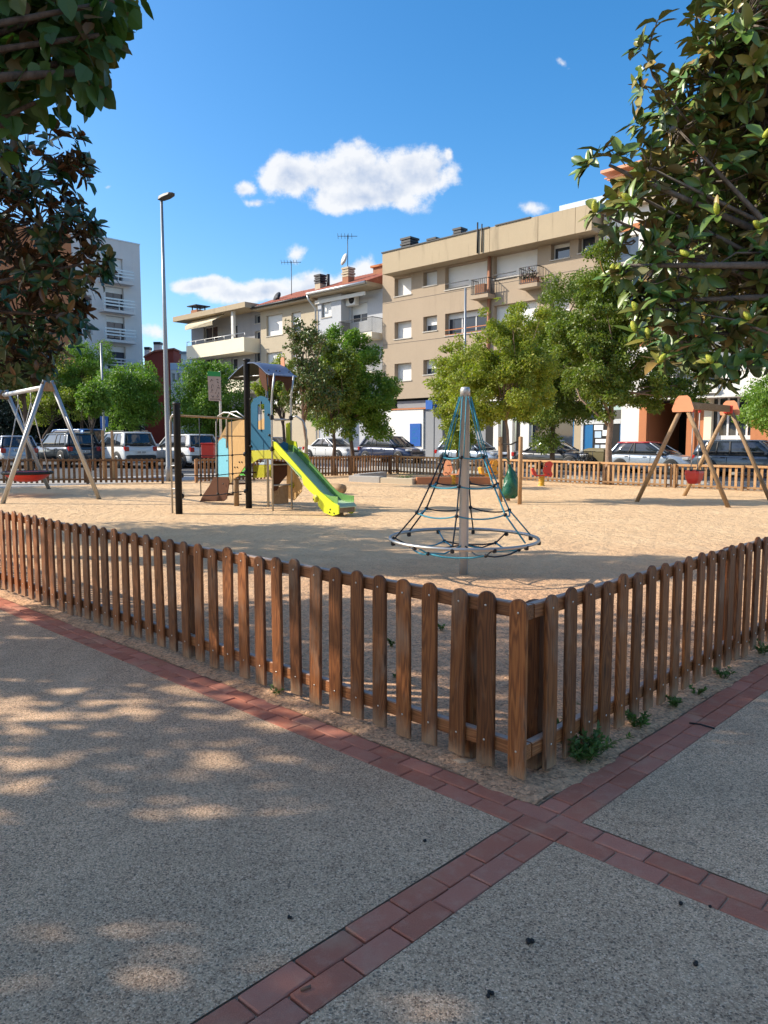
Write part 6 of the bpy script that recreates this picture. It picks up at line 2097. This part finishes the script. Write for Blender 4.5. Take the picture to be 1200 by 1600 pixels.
# ---------------- magnolias with large leathery leaves
def magnolia(label, base, lumps, mats, per=1.0, leaf=.17, singles=300, trunk_top=None, r0=.16, fruits=(), shoots=(), name='magnolia_tree', nleaf=(6, 10), bark=None, extra=()):
    base = Vector((base.x, base.y, zg(base.x, base.y)))
    t = thing(name, base, label, 'tree', 'magnolia trees near the fence')
    tips = []; dirs = []; lump_of = []
    cen = np.mean([np.array(c) for c, r in lumps], axis=0)
    for k, (c, r) in enumerate(lumps):
        m = int(34 * per * (r / .5) ** 2)
        u = unit(m); rad = (nr.uniform(.25, 1.0, m) ** .5)[:, None]
        p = np.array(c) + u * rad * r
        tips.append(p)
        o = u * .9 + (np.array(c) - cen)[None] * .25 + np.array([0, 0, .55]) + unit(m) * .4
        dirs.append(o); lump_of += [k] * m
    for (p, d_) in shoots:
        tips.append(np.array([p])); dirs.append(np.array([d_])); lump_of.append(-1)
    for q in fruits:
        tips.append(np.array([tuple(q)])); dirs.append(np.array([(-.5, -.4, .7)])); lump_of.append(-1)
    tips = np.concatenate(tips); dirs = np.concatenate(dirs); dirs /= np.linalg.norm(dirs, axis=1, keepdims=True)
    T = []; X = []; N = []; S = []
    for p, d_ in zip(tips, dirs):
        a = np.cross(d_, [0.3, 0.2, 1.0]); a /= np.linalg.norm(a); b_ = np.cross(d_, a)
        m = nr.integers(nleaf[0], nleaf[1]); ph = nr.random() * 6.28
        for j in range(m):
            q = ph + j * 2.399; inc = R(nr.uniform(38, 92))
            radl = a * math.cos(q) + b_ * math.sin(q)
            ax = d_ * math.cos(inc) + radl * math.sin(inc) + np.array([0, 0, -.12])
            nn = d_ * math.sin(inc) - radl * math.cos(inc) * .9 + np.array([0, 0, .12]) + nr.normal(size=3) * .18
            T.append(p - d_ * (.035 * j / m) + radl * .008); X.append(ax); N.append(nn); S.append(leaf * nr.uniform(.62, 1.15))
    T = np.array(T); X = np.array(X); N = np.array(N); S = np.array(S)
    Rm = rot_from_axes(X, N)
    # the leaves that show largest are objects of their own
    c_, s_ = math.cos(PITCH), math.sin(PITCH)
    q = T - np.array(CAMP)
    dep = q[:, 1] * c_ - q[:, 2] * s_; up = q[:, 1] * s_ + q[:, 2] * c_
    px = 600 + FPX * q[:, 0] / dep; py = 800 - FPX * up / dep
    vis = (px > -5) & (px < 1205) & (py > -5) & (dep > .5)
    show = np.where(vis, S / dep, 0)
    order = np.argsort(-show)
    own = [i for i in order[:singles] if show[i] > 0]
    mask = np.ones(len(T), bool); mask[own] = False
    me = scatter('crown', MAG_V, MAG_F, MAG_M, Rm[mask], T[mask] - np.array(base), S[mask], mats, MAG_D, True)
    o = bpy.data.objects.new('crown', me); link(o, t); tag(o, kind='stuff')
    lms = [npmesh('leaf', MAG_V + a * MAG_D[0] + b2 * MAG_D[1], MAG_F, list(mats), MAG_M, True) for a in (-1, 0, 1) for b2 in (-.8, .6)]
    for i in own:
        lm = lms[int(i) % 6]
        r_ = Rm[i] * S[i]
        inst('leaf', lm, t, Matrix(((*r_[0], T[i][0]), (*r_[1], T[i][1]), (*r_[2], T[i][2]), (0, 0, 0, 1))))
    bark = bark or M['barkg']
    top = trunk_top or Vector(tuple(cen))
    lim = [(c, min(.98, max(.25, .35 + .6 * k / max(1, len(lumps)))), r0 * rnd.uniform(.22, .36)) for k, (c, r) in enumerate(lumps)]
    trunk_part(t, base, top, r0, r0 * .4, bark, lim)
    b = MB()
    for p, k, d_ in zip(tips, lump_of, dirs):
        if k < 0: continue
        c = Vector(tuple(lumps[k][0])) if not isinstance(lumps[k][0], Vector) else lumps[k][0]
        p = Vector(tuple(p)); dd = Vector(tuple(d_)); r = lumps[k][1]
        s = c.lerp(p, .25)
        m = s.lerp(p, .6) - dd * .04
        b.tube([s, m, p], [.009, .006, .004], 4)
    for tw in extra:
        b.tube(tw, [.012] + [.008] * (len(tw) - 2) + [.004], 5)
    tag(b.build('twigs', bark, t), kind='stuff')
    for k, fq in enumerate(fruits):
        fq = Vector(tuple(fq)); ax = Vector((rnd.gauss(-.2, .4), rnd.gauss(0, .4), rnd.uniform(.3, 1))).normalized()
        part('seed_cone', M['fruit'], t, lambda m: m.lathe(fq, [(.006, -.01), (.018, .0), (.024, .025), (.022, .05), (.012, .07), (.003, .078)], 8, axis=ax))
    return t


def LP(px, py, Y, r): return (D(px, py, Y), r)


RM = [LP(1160, 40, 6.3, .50), LP(1120, 130, 6.4, .42), LP(1190, 170, 6.6, .55), LP(1062, 205, 6.2, .26), LP(1080, 165, 6.6, .3), LP(1015, 262, 6.1, .2), LP(952, 258, 6.0, .11), LP(985, 300, 6.2, .17),
      LP(952, 340, 5.9, .12), LP(1090, 290, 6.5, .45), LP(1180, 320, 6.7, .55), LP(1000, 375, 6.0, .19), LP(1065, 400, 6.3, .40), LP(1160, 450, 6.6, .50), LP(1035, 470, 6.1, .26),
      LP(1100, 520, 6.3, .34), LP(1140, 560, 6.2, .20), LP(1060, 535, 6.1, .2), LP(970, 415, 5.8, .13), LP(1190, 530, 6.4, .28), LP(1005, 445, 6.0, .2),
      LP(1150, 240, 7.3, .6), LP(1130, 380, 7.3, .6), LP(1200, -60, 6.6, .6), LP(1290, 60, 6.6, .8), LP(1320, 250, 6.4, .8), LP(1300, 420, 6.3, .7), LP(1400, 150, 6.8, .9), LP(1380, -80, 6.6, .8), LP(1420, 350, 6.6, .8), LP(1260, -190, 6.8, .7)]
fr_px = [(930, 330), (985, 312), (968, 424), (956, 428), (997, 485), (993, 516), (1014, 527), (1030, 566), (1046, 549), (1113, 566), (1121, 333), (1188, 356), (1194, 214), (1075, 398), (1172, 500)]
FRT = [D(x, y, 5.72 + .1 * math.sin(x)) for x, y in fr_px]
sh = []
stem = [(1042, 150), (1020, 118), (1012, 88), (1017, 62), (1028, 30)]
for (x, y, dx, dz) in ((1028, 30, .05, 1), (1012, 62, -.4, .8), (1000, 72, -.8, .5), (1004, 112, -.6, .4), (1020, 104, .5, .6), (1000, 140, -.6, .1), (1018, 138, .2, .5), (922, 250, -.7, .5), (915, 258, -.8, .3), (940, 236, -.2, .9), (1000, 195, -.6, .6), (990, 190, -.7, .4), (1030, 160, -.2, .7)):
    sh.append((tuple(D(x, y, 6.0)), (dx, -.2, dz)))
magnolia('tall magnolia with glossy leaves and yellow green seed cones beside the pavement', Vector((5.1, 6.75, 0)), RM, (M['magtop'], M['magbot']), 1.6, .16, 300, Vector((4.6, 6.8, 4.2)), fruits=FRT, shoots=sh,
         extra=[[D(x, y, 6.0) for x, y in stem], [D(1042, 150, 6.0), D(1075, 190, 6.2), D(1120, 230, 6.4)], [D(1060, 485, 6.0), D(1010, 482, 5.95), D(985, 470, 5.9)], [D(1200, 395, 6.2), D(1150, 395, 6.1), D(1110, 420, 6.1)], [D(1200, 520, 6.1), D(1150, 500, 6.0), D(1080, 488, 6.0)], [D(1000, 270, 6.1), D(1060, 300, 6.3)], [D(960, 262, 6.0), D(1010, 290, 6.1)]])
LMP = [LP(40, 270, 9.4, .55), LP(100, 238, 9.2, .30), LP(120, 262, 9.2, .20), LP(60, 350, 9.4, .62), LP(125, 365, 9.2, .30), LP(150, 408, 9.1, .22), LP(155, 432, 9.1, .16), LP(85, 440, 9.4, .52), LP(30, 500, 9.5, .6), LP(95, 520, 9.3, .28), LP(115, 495, 9.2, .2), LP(20, 560, 9.4, .35), LP(60, 570, 9.4, .22),
       LP(-60, 300, 9.8, .9), LP(-80, 450, 9.8, .9), LP(-190, 250, 10.0, 1.1), LP(-200, 420, 10.0, 1.1), LP(-120, 130, 10.0, .9), LP(-260, 100, 10.2, 1.1), LP(-330, 300, 10.2, 1.1), LP(-150, 560, 9.8, .6)]
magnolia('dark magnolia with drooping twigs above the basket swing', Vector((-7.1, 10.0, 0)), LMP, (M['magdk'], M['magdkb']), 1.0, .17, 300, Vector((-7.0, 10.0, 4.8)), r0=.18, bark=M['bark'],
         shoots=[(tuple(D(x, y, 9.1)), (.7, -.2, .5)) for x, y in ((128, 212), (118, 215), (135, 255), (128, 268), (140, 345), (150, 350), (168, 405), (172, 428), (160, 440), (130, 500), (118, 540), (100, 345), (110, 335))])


# ---------------- broad leaved tree over the pavement (its lowest bough hangs into view)
def broad_tree(label, base, lumps, nleaf, size, singles=0, top=None, r0=.2, group='broad leaved trees along the pavement', mat=None, nb=0, boost=1.0):
    base = Vector((base.x, base.y, zg(base.x, base.y)))
    t = thing('broad_leaved_tree', base, label, 'tree', group)
    Rr = np.array([r for c, r in lumps]); Cc = np.array([tuple(c) for c, r in lumps])
    wt = Rr ** 2.3 * np.array([boost if k < nb else 1.0 for k in range(len(lumps))])
    idx = nr.choice(len(lumps), nleaf, p=wt / wt.sum())
    u = unit(nleaf); T = Cc[idx] + u * (nr.random(nleaf) ** .42 * Rr[idx])[:, None] * np.array([1, 1, .85])
    ax = u * .5 + unit(nleaf) * .55 + np.array([0, 0, -.6]); nn = u * .4 + unit(nleaf) * .55 + np.array([0, 0, .7])
    Rm = rot_from_axes(ax, nn); S = size * nr.uniform(.6, 1.2, nleaf)
    c_, s_ = math.cos(PITCH), math.sin(PITCH); q = T - np.array(CAMP)
    dep = q[:, 1] * c_ - q[:, 2] * s_; up = q[:, 1] * s_ + q[:, 2] * c_
    safe = np.maximum(dep, .01)
    px = 600 + FPX * q[:, 0] / safe; py = 800 - FPX * up / safe
    vis = (dep > .3) & (px > -5) & (px < 1205) & (py > -5) & (py < 1600)
    mask = np.ones(nleaf, bool)
    own = []
    if singles:
        show = np.where(vis, S / safe, 0); order = np.argsort(-show); own = [i for i in order[:singles] if show[i] > 0]
        mask[own] = False
    me = scatter('crown', LIN_V, LIN_F, None, Rm[mask], T[mask] - np.array(base), S[mask], mat or M['linden'])
    o = bpy.data.objects.new('crown', me); link(o, t); tag(o, kind='stuff')
    lm = npmesh('leaf', LIN_V, LIN_F, mat or M['linden'])
    for i in own:
        r_ = Rm[i] * S[i]
        inst('leaf', lm, t, Matrix(((*r_[0], T[i][0]), (*r_[1], T[i][1]), (*r_[2], T[i][2]), (0, 0, 0, 1))))
    lim = [(c, min(.97, max(.3, .3 + .65 * k / len(lumps))), r0 * rnd.uniform(.2, .35)) for k, (c, r) in enumerate(lumps)]
    trunk_part(t, base, top or Vector(tuple(Cc.mean(axis=0))), r0, r0 * .4, M['bark'], lim)
    return t


def crown_lumps(c, r, n, rr):
    u = unit(n); rad = (nr.random(n) ** .4)[:, None]
    return [(Vector(tuple(np.array(c) + a * b * np.array(r))), rr * nr.uniform(.75, 1.25)) for a, b in zip(u, rad)]


low = [LP(60, 30, 3.7, .33), LP(130, 5, 3.7, .19), LP(178, 2, 3.6, .11), LP(155, 55, 3.6, .11), LP(90, 100, 3.6, .20), LP(140, 112, 3.55, .09), LP(30, 125, 3.7, .22), LP(8, 195, 3.6, .10), LP(55, 160, 3.6, .09), LP(-40, 60, 3.8, .4), LP(110, 60, 3.8, .26), LP(-60, 180, 3.8, .3), LP(40, -80, 3.8, .4), LP(150, -90, 3.8, .35)]
broad_tree('broad leaved tree hanging a dark bough over the pavement', Vector((-4.9, 2.9, 0)), low + crown_lumps((-4.6, 2.9, 5.6), (1.9, 2.0, 1.9), 26, .75), 12000, .095, 300, Vector((-4.7, 2.9, 4.6)), nb=len(low), boost=3.4)
SH = [(Vector((-8.4, 6.0, 0)), (-8.4, 6.0, 6.0), (2.3, 1.8, 2.6), 36, .72, 7600, 'broad leaved tree shading the dark brown fence from the path'),
      (Vector((-9.3, 3.1, 0)), (-9.2, 3.1, 6.0), (2.4, 2.0, 2.9), 38, .76, 8400, 'broad leaved tree on the path with a wide shady crown'),
      (Vector((-8.6, .0, 0)), (-8.6, .1, 5.8), (2.2, 2.2, 2.6), 34, .85, 11000, 'broad leaved tree further back along the path'),
      (Vector((-10.6, 13.0, 0)), (-10.4, 12.6, 5.2), (2.2, 1.7, 2.3), 30, .8, 8000, 'broad leaved tree just inside the dark brown fence'),
      (Vector((-17.6, 22.0, 0)), (-17.4, 22.0, 5.4), (2.6, 2.0, 2.4), 30, .9, 8000, 'broad leaved tree shading the basket swing')]
for (b_, c, r, n, rr, nl_, lb) in SH:
    broad_tree(lb, b_, crown_lumps(c, r, n, rr), nl_, .135, 0, Vector(c) - UP * .8)


# ---------------- weeds at the fence foot
def weed(p, label, s=1.0, n=150):
    p = Vector((p.x, p.y, zg(p.x, p.y)))
    t = thing('weed_clump', p, label, 'weed', 'weeds along the fence foot')
    n = int(n)
    stems = max(5, int(12 * s))
    b = MB(); T = []; X = []; N = []
    for k in range(stems):
        q = rnd.uniform(0, 6.28); l = rnd.uniform(.05, .15) * s; lean = rnd.uniform(.3, 1.2)
        tip = p + Vector((math.cos(q) * l * lean, math.sin(q) * l * lean, l * .8))
        mid = p.lerp(tip, .5) + UP * .02 * s
        b.tube([p + Vector((math.cos(q), math.sin(q), 0)) * .015 * s - UP * .01, mid, tip], [.0022, .0018, .001], 4)
        for j in range(max(4, n // stems)):
            f = rnd.uniform(.15, 1.0); pt = (p.lerp(mid, f * 2) if f < .5 else mid.lerp(tip, f * 2 - 1))
            T.append(tuple(pt)); X.append((rnd.gauss(math.cos(q) * .5, .6), rnd.gauss(math.sin(q) * .5, .6), rnd.uniform(0, .8))); N.append((rnd.gauss(0, .4), rnd.gauss(0, .4), 1))
    part('stem', M['weed'], t, lambda m: (m.v.extend(b.v), m.f.extend(b.f), m.mi.extend(b.mi), m.sm.extend(b.sm)))
    T = np.array(T); S = nr.uniform(.018, .042, len(T)) * (s ** .5)
    me = scatter('foliage', SM_V * np.array([1, .8, 1]), SM_F, None, rot_from_axes(np.array(X), np.array(N)), T - np.array(p), S, M['weed'])
    o = bpy.data.objects.new('foliage', me); link(o, t); tag(o, kind='stuff')


for (a_, bt, s, n, lb) in ((-.10, .40, 1.25, 420, 'largest green weed clump at the foot of the golden brown fence'), (-.09, .52, 1.0, 260, 'green weed clump pressed against the largest clump'), (-.09, .98, .9, 200, 'straggly dry weed clump at the golden brown fence'),
                          (-.09, 1.42, .7, 150, 'low weed tuft near the middle of the golden brown fence'), (-.10, 1.72, .6, 110, 'tiny weed tuft between two pickets of the golden brown fence'), (-.10, 2.15, .75, 150, 'round weed tuft under the golden brown fence'),
                          (-.10, 2.9, .8, 150, 'weed tuft below the second post of the golden brown fence'), (.10, .55, 1.1, 220, 'leafy weed behind the golden brown pickets'), (.12, .95, .9, 160, 'weed growing on the sand behind the golden brown pickets')):
    weed(AB(a_, bt), lb, s, n)
weed(G(433, 1087), 'small weed tuft at the foot of the dark brown fence', .6, 90)
for k, (x, y, s) in enumerate(((633, 754, 2.6), (612, 1010, .5), (690, 985, .5), (620, 1060, .6))):
    weed(G(x, y), ('bushy weed between the sand pit stones and timbers', 'lone weed on the sand seen through the dark brown pickets', 'little weed in a bright patch of sand', 'ragged weed on pink gravel behind the fence')[k], s, 120 if k else 420)
